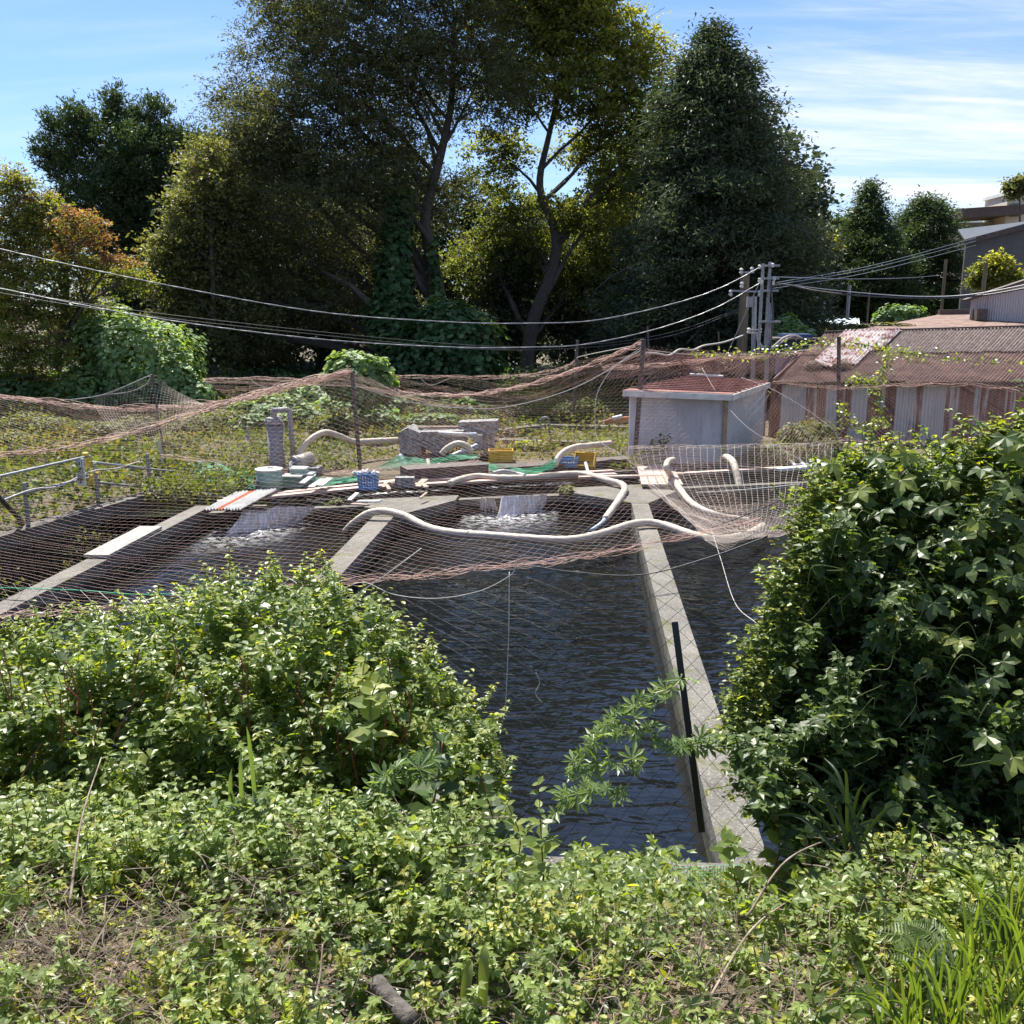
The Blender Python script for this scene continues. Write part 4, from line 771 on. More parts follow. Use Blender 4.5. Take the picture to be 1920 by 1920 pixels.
net('brown curtain of net below the left gathered band reaching the weeds', [([[(300, 800, 20.6), (450, 750, 21.5), (560, 718, 22.3), (660, 700, 22.9), (760, 744, 23.4), (860, 766, 23.7), (960, 765, 24)],
    [(300, 858, 21.5), (420, 872, 21.8), (530, 886, 22), (650, 890, 22.2), (760, 880, 22.4), (880, 858, 22.6), (980, 830, 22.8)]], .085, .0024, dict(jit=.05, drop=.15))],
    [([(300, 853, 21.5), (420, 870, 21.8), (530, 884, 22), (650, 886, 22.2), (760, 876, 22.4), (880, 866, 22.5), (900, 850, 22.6)], .05, .004, 8)])
bk1 = [(380, 712, 30), (500, 709, 31), (620, 716, 31), (720, 706, 31), (830, 706, 31), (950, 706, 31.5), (1040, 694, 32), (1083, 676, 32.4), (1205, 662, 33), (1240, 660, 33)]
bk0 = [(440, 755, 21.6), (540, 725, 22.3), (660, 700, 22.9), (760, 742, 23.5), (860, 764, 24), (960, 760, 24.4), (1050, 735, 24.6), (1100, 715, 24.6), (1200, 660, 24.6), (1210, 655, 24.6)]
net('brown net roof stretching back from the two tall posts towards the wood', [([bk1, bk0], .15, .0016, dict(jit=.03, sag=.25, drop=.25))],
    [([(690, 722, 29), (780, 740, 28.5), (870, 742, 28), (960, 730, 28), (1050, 706, 27), (1140, 672, 26), (1205, 645, 24.6)], .10, .005, 14), (bk1[:8], .05, .004, 8)],
    [([(470, 712, 31), (490, 724, 31), (520, 726, 31), (545, 711, 31)], .01, 'rope'), ([(790, 712, 31), (810, 722, 31), (850, 706, 31)], .01, 'rope')])
rt1 = [(1205, 646, 24.4), (1290, 655, 25), (1400, 662, 26), (1500, 657, 26.8), (1573, 640, 27), (1660, 662, 26.5), (1760, 672, 26), (1860, 682, 25.5), (1960, 690, 25)]
rt0 = [(1188, 858, 23.2), (1280, 878, 23.2), (1380, 882, 23.4), (1480, 870, 23.8), (1560, 845, 24.4), (1660, 836, 24.3), (1760, 836, 24), (1860, 834, 23.6), (1960, 830, 23)]
net('fine brown net wall hanging in front of the white shed and the barn', [([rt1, rt0], .085, .0023, dict(jit=.05, drop=.1))], [([(1450, 716, 25.5), (1573, 728, 26), (1700, 722, 25.5), (1830, 722, 25.2), (1960, 742, 24.5)], .025, .003, 6), ([(1573, 826, 24.4), (1680, 830, 24.3), (1790, 828, 24), (1960, 822, 23)], .03, .003, 6)],
    [([(1205, 650, 24.4), (1150, 690, 24.2), (1120, 738, 24), (1116, 790, 23.7), (1122, 825, 23.4), (1160, 850, 23), (1205, 884, 22.6)], .008, 'rope'),
     ([(1316, 690, 25.5), (1350, 745, 24.5), (1400, 800, 23.5), (1460, 838, 23), (1510, 868, 22.6)], .007, 'rope'),
     ([(1390, 708, 26), (1440, 726, 25.5), (1500, 760, 25), (1550, 795, 24.5), (1568, 815, 24.4), (1578, 845, 24.2)], .008, 'rope'),
     ([(1205, 645, 24.4), (1090, 668, 30), (1083, 676, 32)], .012, 'rope')])
net('dense pink folds of net bunched behind the white shed roof', [([[(1215, 658, 28), (1300, 664, 29), (1400, 664, 30), (1520, 656, 30)], [(1120, 705, 29), (1250, 708, 29.5), (1380, 706, 30), (1500, 700, 30)]], .06, .0032, dict(jit=.12)), ([[(1280, 668, 29), (1380, 662, 29.5), (1500, 668, 29.5)], [(1300, 692, 29), (1400, 700, 29.2), (1490, 690, 29.2)]], .06, .0032, dict(jit=.10))],
    [([(1130, 690, 28), (1240, 684, 28.5), (1350, 672, 29), (1450, 668, 29.5), (1530, 655, 29.5)], .08, .005, 10)], [([(1215, 656, 27.5), (1300, 665, 28), (1400, 664, 28), (1480, 660, 27.5), (1573, 648, 27.2)], .012, 'rope')])
sq = [[(1172, 836, 22.6), (1290, 836, 22.8), (1420, 834, 23), (1565, 828, 23.4)], [(1185, 876, 22), (1290, 888, 21.6), (1420, 886, 21.6), (1560, 874, 22)], [(1235, 925, 20.2), (1320, 942, 19.6), (1420, 944, 19.6), (1540, 930, 20)], [(1290, 975, 17.6), (1350, 990, 17.2), (1420, 990, 17.2), (1500, 985, 17.4)], [(1325, 1012, 16), (1370, 1018, 15.8), (1420, 1010, 15.8), (1470, 1002, 16)]]
net('pale square-meshed net sagging into the right pond below the white shed', [(sq, .11, .0021, dict(jit=.02, square=True)), ([sq[2], sq[3], sq[4]], .06, .0022, dict(jit=.08))],
    [([(1180, 838, 22.6), (1290, 837, 22.8), (1420, 835, 23), (1565, 829, 23.4)], .02, .003, 5), ([(1215, 905, 21), (1290, 970, 18), (1333, 1005, 16.4)], .03, .003, 8)],
    [([(1305, 924, 20.4), (1400, 918, 20.6), (1500, 908, 20.8)], .014, 'rope'), ([(1333, 990, 16.4), (1352, 1050, 13), (1378, 1130, 10.5), (1420, 1170, 9)], .004, 'rope'), ([(1333, 990, 16.4), (1400, 965, 15.8), (1470, 935, 15.4)], .010, 'cable_dark')], mat='net_grey')
# net over the barn front edge
net('thin brown net edge lying along the lower barn roof', [([[(1573, 640, 27.2), (1700, 668, 27), (1830, 682, 26.5), (1960, 690, 26)], [(1573, 690, 26.8), (1700, 700, 26.6), (1830, 704, 26.2), (1960, 712, 25.8)]], .06, .0026, dict(jit=.05))])
# black fence net close to the viewer
bf = [[(600, 1094, 4.55), (700, 1110, 4.45), (850, 1112, 4.35), (960, 1090, 4.3), (1085, 1048, 4.25), (1250, 1052, 4.2), (1340, 1050, 4.2), (1500, 1005, 4.2)],
      [(640, 1250, 4.35), (740, 1255, 4.3), (860, 1250, 4.25), (980, 1240, 4.2), (1090, 1225, 4.15), (1230, 1215, 4.1), (1330, 1220, 4.1), (1500, 1210, 4.1)],
      [(640, 1450, 4.15), (740, 1455, 4.1), (860, 1455, 4.1), (980, 1450, 4.05), (1090, 1445, 4.0), (1230, 1440, 4.0), (1330, 1440, 4.0), (1500, 1440, 4.0)],
      [(640, 1690, 3.95), (740, 1690, 3.9), (860, 1690, 3.9), (980, 1690, 3.9), (1090, 1690, 3.85), (1230, 1690, 3.85), (1330, 1690, 3.85), (1500, 1690, 3.85)]]
net('black diamond-meshed fence net across the gap between the two leafy thickets', [(bf, .072, .0011, dict(jit=.014, seg=.06))], [],
    [([(630, 1112, 4.5), (680, 1092, 4.45), (740, 1115, 4.4), (820, 1122, 4.35), (900, 1108, 4.32), (955, 1080, 4.3), (970, 1060, 4.28)], .0022, 'rope'), ([(630, 1140, 4.5), (720, 1080, 4.45), (790, 1028, 4.6)], .003, 'rope'),
     ([(965, 1068, 4.28), (1000, 1062, 4.28), (1070, 1072, 4.25), (1200, 1078, 4.2), (1330, 1045, 4.2), (1440, 1005, 4.2)], .003, 'net_black'), ([(955, 1072, 4.3), (954, 1180, 4.2), (951, 1260, 4.15), (947, 1345, 4.1)], .0022, 'rope'),
     ([(-60, 1120, 4.9), (150, 1132, 4.8), (300, 1130, 4.7), (480, 1112, 4.65), (600, 1096, 4.55)], .003, 'net_black'), ([(1005, 1262, 4.1), (1012, 1280, 4.1), (1004, 1300, 4.1), (1016, 1318, 4.1)], .0022, 'rope')], 'net_black', 'fence_net')
net('thin dark net strip above the left thicket, tied with green twine', [([[(-60, 1085, 5), (150, 1100, 4.9), (350, 1105, 4.8), (600, 1080, 4.6)], [(-60, 1200, 4.8), (150, 1200, 4.7), (350, 1190, 4.6), (620, 1160, 4.4)]], .075, .0011, dict(jit=.03, seg=.08))], [], [([(-60, 1100, 5), (100, 1105, 4.95), (165, 1108, 4.9), (270, 1115, 4.85), (370, 1108, 4.8), (470, 1095, 4.75)], .003, 'net_green')], 'net_black', 'fence_net')
m = MB(); m.beam(at(1265, 1166, 4.0), at(1316, 1560, 3.75), .028, .016); tag(m.build('fence_stake', MT['black']), 'flat black stake holding the fence net in front of the dividing wall', 'stake')
net('strip of fine green mesh along the foot of the fence', [([[(1150, 1632, 3.75), (1250, 1628, 3.75), (1370, 1622, 3.75), (1420, 1625, 3.75)], [(1150, 1672, 3.7), (1250, 1670, 3.7), (1370, 1668, 3.7), (1420, 1668, 3.7)]], .012, .0009, dict(jit=.006, square=True, seg=.05))], mat='net_green', name='green_mesh')
# green nets by the channel
net('green net draped over the weeds beside the pale drum', [([[(365, 862, 22.5), (420, 868, 22.3), (475, 885, 22)], [(360, 905, 20.8), (420, 912, 20.6), (480, 915, 20.5)]], .028, .0036, dict(jit=.06))], mat='net_green', name='green_net')
net('bright green net heap lying between drum and blue basket', [([[(560, 898, 21.2), (620, 895, 21.4), (668, 893, 21.6)], [(540, 916, 20.6), (600, 912, 20.8), (672, 902, 21.1)]], .022, .0035, dict(jit=.03)), ([[(565, 900, 21.1), (620, 898, 21.3), (668, 896, 21.5)], [(550, 914, 20.7), (600, 910, 20.9), (670, 901, 21.2)]], .02, .004, dict(jit=.05))], mat='net_green', name='green_net')
net('green net sagging in front of the concrete hopper tank', [([[(746, 853, 23.6), (790, 858, 23.6), (850, 856, 23.6), (900, 850, 23.6)], [(700, 880, 22.8), (790, 872, 23), (850, 868, 23), (900, 860, 23.2)]], .025, .0038, dict(jit=.05))], mat='net_green', name='green_net')
net('green net slumped beside the blue crate', [([[(905, 866, 22.8), (950, 872, 22.8), (1000, 876, 22.6), (1042, 862, 22.6)], [(930, 888, 22), (970, 890, 21.9), (1010, 889, 21.9), (1040, 880, 22)]], .03, .0036, dict(jit=.05)), ([[(915, 870, 22.7), (950, 876, 22.7), (1000, 880, 22.5), (1035, 870, 22.5)], [(935, 887, 22), (970, 889, 21.9), (1010, 888, 21.9), (1036, 881, 22)]], .03, .0036, dict(jit=.07))], mat='net_green', name='green_net')
# posts
for x0, y0, x1, y1, Y_, r, lab in ((660, 696, 676, 890, 22.9, .05, 'dark iron net post standing behind the blue basket'), (1207, 636, 1189, 876, 24.4, .06, 'dark iron net post in front of the white shed'), (1573, 631, 1572, 812, 27, .055, 'dark iron net post in front of the barn'),
                                (1083, 638, 1075, 780, 32, .05, 'thin far net post left of the white shed'), (285, 702, 305, 835, 24, .03, 'thin stake holding up the small net tent'), (1214, 612, 1220, 735, 33, .03, 'thin pale stake behind the net corner post'), (1347, 622, 1350, 700, 34, .03, 'thin stake behind the pink net folds')):
    post('net_post', lab, 'post', at(x0, y0, Y_), at(x1, y1, Y_), r, 'iron')
post('net_brace', 'dark sloping iron brace at the left edge in front of the railing', 'brace', at(-15, 918, 14.6), lev(62, 1000, -.3), .045, 'iron')
#@@PART3
# ------------------------------------------------------------------ things around the ponds
def hose(name, label, P, r=.07, mat='hose', cat='hose', per=8):
    m = MB(); C = cat_rom(P, per); n = len(C); rr = r * (1 + .03 * np.sin(np.arange(n) * 1.9)); m.tube(C, rr, 12)
    return tag(m.build(name, MT[mat], smooth=True), label, cat)
def L3(*ps): return np.array([lev(*p) for p in ps])
hose('water_hose', 'longest pale hose, wavering across all three ponds over both dividing walls', L3((648, 996, -.42), (662, 982, -.1), (690, 963, .12), (722, 959, .17), (760, 968, .14), (800, 988, .06), (850, 999, .05), (930, 1005, .05), (1030, 1012, .05), (1080, 1011, .05), (1130, 1000, .06), (1180, 984, .10), (1215, 980, .10), (1250, 986, .07), (1300, 1003, .03), (1345, 1011, 0), (1385, 1006, -.05), (1410, 998, -.08), (1430, 986, -.1)), .072)
h1 = [o for o in bpy.data.objects if o.name == 'water_hose'][0]; m = MB(); m.tube(L3((1309, 1005, .02), (1318, 1007.5, .017)), .076, 12); m.build('tape_band', MT['yellow'], h1)
for q in ((880, 1001.5), (1106, 1006)): m = MB(); m.tube(L3((q[0] - 5, q[1], .05), (q[0] + 5, q[1], .05)), .078, 12); m.build('clamp_ring', MT['galv'], h1)
hz2 = hose('water_hose', 'pale hose lying along the planks and bending sharply down to the middle pond', L3((842, 907, .10), (862, 899, .12), (895, 893, .12), (940, 896, .10), (1000, 895, .10), (1060, 889, .12), (1100, 890, .12), (1140, 901, .12), (1165, 908, .10), (1171, 918, .08), (1160, 938, 0.02), (1146, 958, -.1), (1135, 973, -.2)), .075)
m = MB(); m.tube(cat_rom(L3((1135, 972, -.2), (1128, 982, -.25), (1108, 996, -.38)), 5), [.05] * 11, 8); o = m.build('nozzle', MT['pvc_blue'], hz2, True); o.parent = hz2
hose('water_hose', 'pale hose bending over the pallet and dropping into the right pond', np.array([*pts((1262, 862, 22.2), (1252, 866, 21.8), (1250, 878, 21.3)), *L3((1260, 896, .12), (1275, 918, .1), (1293, 940, .05), (1315, 955, 0), (1350, 968, -.1), (1402, 976, -.25))]), .07)
hose('water_hose', 'short arched hose hooking over the far edge of the right pond', pts((1347, 868, 23.6), (1352, 859, 23.6), (1364, 858, 23.3), (1374, 866, 22.9), (1379, 880, 22.6), (1384, 900, 22.4), (1388, 922, 22.2)), .085)
hose('water_hose', 'hose rising out of the weeds beside the blue crate', pts((1040, 872, 22.8), (1050, 854, 23), (1065, 843, 23.2), (1085, 837, 23.4), (1100, 836, 23.6), (1145, 831, 24.2)), .075)
hose('water_hose', 'long arching hose from the pump over the weeds to the concrete tank', pts((560, 858, 22.6), (570, 838, 22.7), (588, 820, 22.9), (610, 811, 23.2), (632, 816, 23.5), (662, 828, 24), (700, 827, 24.6), (746, 825, 25)), .08)
hose('water_hose', 'short arch of hose under the hopper tank', pts((828, 852, 24), (840, 840, 24), (858, 832, 24), (874, 836, 24), (884, 848, 24)), .085)
hose('water_hose', 'half-hidden hose beyond the middle of the planks, half buried in green net', pts((925, 888, 22), (945, 884, 22), (970, 889, 22), (985, 893, 21.8)), .06, 'pvc_grey')
hose('water_hose', 'small end of pale hose in the grass left of the ribbed sheets', pts((370, 929, 19.6), (395, 928, 19.8), (418, 934, 19.9)), .05)
# filter tank, pump and drum
b = lev(521, 882); zt_ = at(515, 782, b[1])[2]
ft = thing('filter_tank', 'tall grey cylindrical filter tank with a hooked outlet pipe', 'tank', (b[0], b[1], 0))
tp = at(514, 790, b[1]); lean = np.array([tp[0] - b[0], 0, tp[2]])
m = MB(); m.lathe((b[0], b[1], 0), [(.21, 0), (.215, .05), (.20, .1), (.195, tp[2] - .1)], 24, axis=lean); m.build('body', MT['pvc_grey'], ft, True)
m = MB(); m.lathe(tp - lean * .06, [(.23, 0), (.23, .10), (.19, .14), (.19, .17), (.08, .19), (.08, .30)], 24, axis=lean); m.build('cap', MT['pvc_grey'], ft)
for i in range(8):
    a = i * math.pi / 4; m = MB(); m.lathe(tp - lean * .05 + [.215 * math.cos(a), .215 * math.sin(a), .08], [(.018, 0), (.018, .07)], 6); m.build('bolt', MT['galv'], ft)
m = MB(); m.tube(pts((512, 785, b[1]), (511, 771, b[1]), (513, 769, b[1]), (541, 768, b[1]), (543, 771, b[1]), (547, 820, b[1]), (551, 860, b[1] - .1)), .062, 10); m.build('outlet_pipe', MT['pvc_grey'], ft, True)
m = MB(); m.tube(cat_rom(pts((525, 786, b[1] - .2), (532, 795, b[1] - .22), (533, 812, b[1] - .22))), .018, 6); m.build('air_line', MT['rope'], ft, True)
pb = lev(565, 884, .12); pu = thing('pump', 'beige electric pump with a white down pipe beside the filter tank', 'pump', (pb[0], pb[1], .1))
p, q = at(556, 868, pb[1] - .1), at(584, 858, pb[1] + .25); ax = q - p
m = MB(); m.lathe(p, [(.10, 0), (.17, .03), (.17, .12), (.15, .16), (.16, .2), (.16, .42), (.13, .46), (.05, .48)], 20, axis=ax); m.build('motor', MT['hose'], pu, True)
m = MB(); m.lathe(p - ax * .08, [(.19, -.04), (.19, .03)], 20, axis=ax); m.build('flange', MT['pvc_grey'], pu)
for i in range(6): m = MB(); m.lathe(p + ax / np.linalg.norm(ax) * (.22 + .035 * i), [(.168, 0), (.168, .014)], 20, axis=ax); m.build('cooling_fin', MT['rope'], pu)
m = MB(); m.tube(cat_rom(pts((549, 866, pb[1] - .15), (546, 872, pb[1] - .2), (549, 892, pb[1] - .4), (551, 914, pb[1] - .9))), .055, 10); m.build('down_pipe', MT['white'], pu, True)
m = MB(); m.box((pb[0] + .1, pb[1], .12), (.75, .4, .24)); m.build('plinth', MT['tank'], pu)
b = lev(506, 917, .06); dr = thing('drum', 'squat pale green drum with a white lid left of the pump', 'drum', (b[0], b[1], .06))
m = MB(); m.lathe(b, [(.27, 0), (.285, .03), (.285, .2), (.292, .21), (.285, .22), (.285, .40), (.27, .43)], 28); m.build('body', MT['green_drum'], dr, True)
m = MB(); m.lathe(b + [0, 0, .425], [(.30, 0), (.30, .035), (.2, .05)], 28); m.build('lid', MT['white'], dr); m = MB(); m.box(b + [.05, -.05, .49], (.12, .05, .04)); m.build('handle', MT['white'], dr)
st = thing('crate_stack', 'pale green crates stacked in steps beside the drum', 'crate', lev(562, 915))
for x, y, w, h in ((548, 911, .42, .22), (572, 908, .36, .24), (560, 893, .34, .18)):
    p = lev(x, y, .05) if y > 900 else at(x, y, 20.9); m = MB(); m.box(p + [0, .1, h / 2], (w, .3, h)); cr = m.build('crate', MT['green_drum'], st)
    for z in (.0, h): m = MB(); m.box(p + [0, .1, z + .0], (w + .04, .34, .03)); m.build('rim', MT['white'], cr) if False else m.build('rim', MT['white'], st)
for i, (x0, y0, x1, y1) in enumerate(((582, 914, 605, 899), (600, 911, 618, 897), (566, 906, 588, 890))):
    m = MB(); m.beam(lev(x0, y0, .2), lev(x1, y1, .25), .13, .03); tag(m.build('board', MT['white']), ('short white board leaning beside the pale green crates', 'second short white board right of the crates', 'white board lying on top of the pale green crates')[i], 'board')
# baskets and crates
def basket(name, label, c, w, d, h, rot, mat, slots=7):
    root = thing(name, label, 'crate', c); root.rotation_euler = (0, 0, rot)
    def P(nm, fn): m = MB(); fn(m); o = m.build(nm, MT[mat], root)
    z0 = np.array(c, float)
    P('floor', lambda m: m.box(z0 + [0, 0, .012], (w * .88, d * .88, .02)))
    for zz_, hh_ in ((h - .03, .06), (h * .42, .03), (.03, .05)):
        k = .88 + .12 * zz_ / h
        for sx, sy in ((0, 1), (0, -1), (1, 0), (-1, 0)): P('rail', lambda m: m.box(z0 + [sx * w * k / 2, sy * d * k / 2, zz_], (w * k + .02 if sy else .018, d * k + .02 if sx else .018, hh_)))
    for sy in (-1, 1):
        for i in range(slots):
            t = (i + .5) / slots - .5; P('slat', lambda m: m.beam(z0 + [t * w * .88, sy * d * .44, .03], z0 + [t * w, sy * d * .5, h - .03], w / slots * .45, .012))
    for sx in (-1, 1):
        for i in range(5):
            t = (i + .5) / 5 - .5; P('slat', lambda m: m.beam(z0 + [sx * w * .44, t * d * .88, .03], z0 + [sx * w * .5, t * d, h - .03], .012, d / 5 * .45))
    return root
c = lev(691, 917, .08); basket('plastic_basket', 'blue slotted plastic basket full of scraps standing on the planks', c, .44, .34, .36, .1, 'blue')
m = MB()
for i in range(9): p = c + [rng.normal() * .1, rng.normal() * .07, .33 + rng.random() * .06]; m.lathe(p, [(.01, -.04), (.06, -.02), (.07, .02), (.02, .06)], 7, axis=rng.normal(size=3))
tag(m.build('scrap_pile', MT['white']), 'white crumpled scraps heaped inside the blue basket', 'scraps')
c = lev(1066, 874, .12); basket('plastic_basket', 'low blue crate beside the tipped yellow one', c, .45, .36, .22, -.15, 'blue')
def solid_crate(label, c, w, d, h, rx, rz, mat):
    root = thing('yellow_crate', label, 'crate', c); root.rotation_euler = (rx, 0, rz); z0 = np.array(c, float)
    m = MB(); m.box(z0 + [0, 0, .012], (w, d, .024)); m.build('floor', MT[mat], root)
    for sx, sy in ((0, 1), (0, -1), (1, 0), (-1, 0)): m = MB(); m.box(z0 + [sx * w / 2, sy * d / 2, h / 2], (w + .02 if sy else .02, d if sx else .02, h)); m.build('side', MT[mat], root)
    for sx, sy in ((0, 1), (0, -1)): m = MB(); m.box(z0 + [0, sy * (d / 2 + .015), h - .03], (w + .06, .03, .05)); m.build('rim', MT[mat], root)
    for i in range(4): m = MB(); m.box(z0 + [(i - 1.5) * w / 4, -d / 2 - .016, h * .45], (.025, .016, h * .8)); m.build('rib', MT[mat], root)
solid_crate('yellow crate tipped up on its side next to the blue crate', lev(1098, 872, .12) + [0, 0, .05], .5, .36, .22, .9, -.2, 'yellow')
solid_crate('yellow crate standing in the weeds behind the hopper tank', lev(939, 868, 0), .62, .4, .36, 0, .1, 'yellow')
# hopper tank on legs
bt_ = lev(800, 872); Yt = 24.6
ht = thing('hopper_tank', 'mottled concrete hopper tank on legs with pipes, centre of the clutter', 'tank', (at(800, 850, Yt)[0], Yt, 0))
def front_poly(nm, P, Yf, dep, mat):
    V = [at(x, y, Yf) for x, y in P]; m = MB(); n = len(V); B_ = [v + [0, dep, 0] for v in V]
    m.add(V + B_, [tuple(range(n - 1, -1, -1)), tuple(range(n, 2 * n))] + [(i, (i + 1) % n, (i + 1) % n + n, i + n) for i in range(n)]); return m.build(nm, MT[mat], ht)
front_poly('side_block', [(746, 812), (764, 802), (788, 812), (789, 855), (751, 855)], Yt - .05, .9, 'tank')
front_poly('hopper', [(788, 810), (868, 808), (868, 836), (850, 838), (822, 853), (808, 848), (789, 836)], Yt + .03, 1.1, 'tank')
front_poly('top_block', [(859, 792), (932, 789), (932, 812), (859, 812)], Yt + .4, .55, 'tank')
front_poly('pillar', [(906, 812), (926, 812), (926, 870), (906, 870)], Yt + .3, .3, 'tank'); front_poly('dark_pillar', [(889, 816), (904, 816), (904, 846), (889, 846)], Yt + .1, .3, 'pvc_grey')
front_poly('base_beam', [(748, 852), (905, 852), (905, 862), (748, 862)], Yt - .05, .2, 'iron')
for x in (754, 800, 860, 900): m = MB(); m.beam(at(x, 858, Yt + .1), at(x, 858, Yt + .1) * [1, 1, 0], .08, .08); m.build('leg', MT['iron'], ht)
for x in (806, 812): m = MB(); m.tube([at(x + 50, 824, Yt - .1), at(x + 50, 852, Yt - .1)], .02, 6); m.build('rod', MT['iron'], ht)
m = MB(); m.tube(pts((822, 812, Yt - .15), (892, 816, Yt - .25)), .055, 10); m.build('white_pipe', MT['white'], ht, True)
m = MB(); m.lathe(at(889, 816, Yt - .25), [(.075, -.12), (.075, .05), (.06, .08)], 12, axis=(1, 0, 0)); m.build('pipe_collar', MT['pvc_blue'], ht)
m = MB(); m.tube(cat_rom(pts((750, 855, Yt - .3), (760, 872, Yt - .5), (775, 888, Yt - .7), (788, 893, Yt - .9), (802, 892, Yt - .9), (820, 876, Yt - .7), (845, 858, Yt - .4), (878, 844, Yt - .1), (896, 836, Yt))), .085, 10); m.build('drain_pipe', MT['pvc_blue'], ht, True)
for i in range(5): m = MB(); p = at(800 + 22 * (i % 3), 803 - (i // 3) * 3, Yt + .5 + .25 * (i % 2)); m.box(p, (1.1, .12, .03), rng.normal() * .1); m.build('cover_board', MT['wood'], ht)
m = MB(); m.tube(pts((802, 862, 22.5), (811, 906, 21.9)), .055, 8); tag(m.build('stub_pipe', MT['hose']), 'short leaning pale pipe stub in front of the hopper tank', 'pipe')
m = MB(); m.tube(pts((1098, 868, 22.6), (1104, 890, 22.2)), .04, 8); tag(m.build('stub_pipe', MT['white']), 'thin white pipe stub below the yellow crate', 'pipe')
# block, sawn wood, litter on the planks
c = lev(758, 914, .09); m = MB(); m.box(c + [0, .1, .11], (.42, .22, .22), .05); tag(m.build('concrete_block', MT['tank']), 'plain grey concrete block lying on the planks right of the basket', 'block')
c = lev(735, 908, .14); m = MB(); m.lathe(c, [(.07, -.12), (.075, 0), (.07, .12)], 12, axis=(.3, 1, 0)); tag(m.build('log_piece', MT['wood']), 'short round log end between basket and grey block', 'log')
for i, (x0, y0, x1, y1, w, lab) in enumerate(((716, 914, 735, 902, .12, 'offcut of pale board beside the blue basket'), (722, 905, 730, 918, .08, 'small crossed offcut beside the round log end'), (782, 913, 797, 899, .16, 'brown offcut board propped right of the grey block'), (790, 906, 800, 914, .10, 'small brown offcut lying right of the grey block'),
        (788, 934, 800, 924, .05, 'thin stick on the concrete slab'), (655, 938, 670, 925, .09, 'small white plank end stuck on the left weir'), (672, 940, 712, 940, .16, 'pale rough board on the edge of the concrete slab'), (660, 945, 690, 947, .1, 'dark rough board under the pale one at the slab edge'))):
    m = MB(); m.beam(lev(x0, y0, .12), lev(x1, y1, .17), w, .035); tag(m.build('offcut', MT['wood' if i not in (5, 6) else 'white']), lab, 'board')
# walkway planks
for x0, y0, x1, y1, z, w, lab in ((408, 941, 745, 908, .05, .20, 'front left plank of the reddish walkway over the left weir'), (420, 936, 748, 901, .05, .18, 'back left plank of the reddish walkway over the left weir'), (735, 911, 1155, 889, .04, .20, 'front plank of the reddish walkway in the middle'), (742, 903, 1150, 883, .06, .18, 'back plank of the reddish walkway in the middle'),
        (1085, 895, 1240, 892, .10, .16, 'narrow pale plank reaching the pallet from the left'), (1262, 889, 1470, 877, .10, .17, 'long pale plank spanning the right pond behind the square net')):
    m = MB(); m.beam(lev(x0, y0, z), lev(x1, y1, z), w, .05); tag(m.build('plank', MT['pink_wood']), lab, 'plank')
m = MB(); m.beam(lev(1455, 880, .14), lev(1565, 872, .14), .24, .06); tag(m.build('plank', pm('pale_blue_board', (.42, .46, .48), (.62, .66, .68), 3)), 'pale blue grey board at the right end of the long plank', 'plank')
m = MB(); m.beam(lev(1300, 865, .25), lev(1450, 880, .12), .06, .04); tag(m.build('rail_stick', MT['wood']), 'thin wooden rail slanting down to the long pale plank', 'stick')
pal = thing('pallet', 'wooden pallet boards leaning at the head of the right dividing wall', 'pallet', lev(1232, 895))
for i in range(5):
    x = 1200 + 13 * i; m = MB(); m.beam(lev(x + 10 + i * 3, 909, .10), lev(x, 872, .10), .17, .03); m.build('pallet_board', MT['pink_wood'], pal)
for y in (876, 903): m = MB(); m.beam(lev(1198, y, .05), lev(1268, y, .05), .08, .07); m.build('bearer', MT['wood'], pal)
lad = thing('slat_frame', 'white slatted frame lying beyond the right end of the long plank', 'frame', lev(1515, 868))
for x in (1490, 1508, 1526, 1542): m = MB(); m.beam(lev(x, 872, .16), lev(x - 14, 856, .2), .07, .03); m.build('slat', MT['white'], lad)
m = MB(); m.beam(lev(1484, 871, .14), lev(1550, 869, .14), .05, .03); m.build('rail', MT['white'], lad)
# pale plank on the left wall
a_, b_ = lev(180, 1043, .04), lev(283, 989, .04); pk = thing('pale_plank', 'pale weathered plank lying along the left pond wall', 'plank', a_)
m = MB(); m.beam(a_, b_, .42, .05); m.build('board', MT['grey_plank'], pk)
for p in (a_, b_): m = MB(); m.box(p * [1, 1, 0] + [0, .1 if p is a_ else -.1, .0085], (.38, .08, .012)); m.build('batten', MT['wood'], pk)
# ribbed sheets at the left weir
rs = thing('ribbed_sheet', 'pale ribbed metal sheets with one orange strip bridging the left weir', 'sheet', lev(450, 935))
A, B, C, D = lev(383, 955, .12), lev(452, 955, .12), lev(522, 917, .14), lev(442, 923, .14)
for i in range(6):
    t0, t1 = i / 6, (i + .96) / 6; m = MB(); k = [0, 0, .012 * (i % 2)]; corr(m, A + (B - A) * t0 + k, A + (B - A) * t1 + k, D + (C - D) * t1 + k, D + (C - D) * t0 + k, 2, .022)
    o = m.build('sheet_strip', MT['orange' if i == 2 else 'white'], rs)
    if i == 2: o['label'] = 'orange painted strip'
m = MB(); m.beam(lev(392, 953, .04), lev(500, 951, .04), .12, .08); m.build('bearer', MT['iron'], rs)
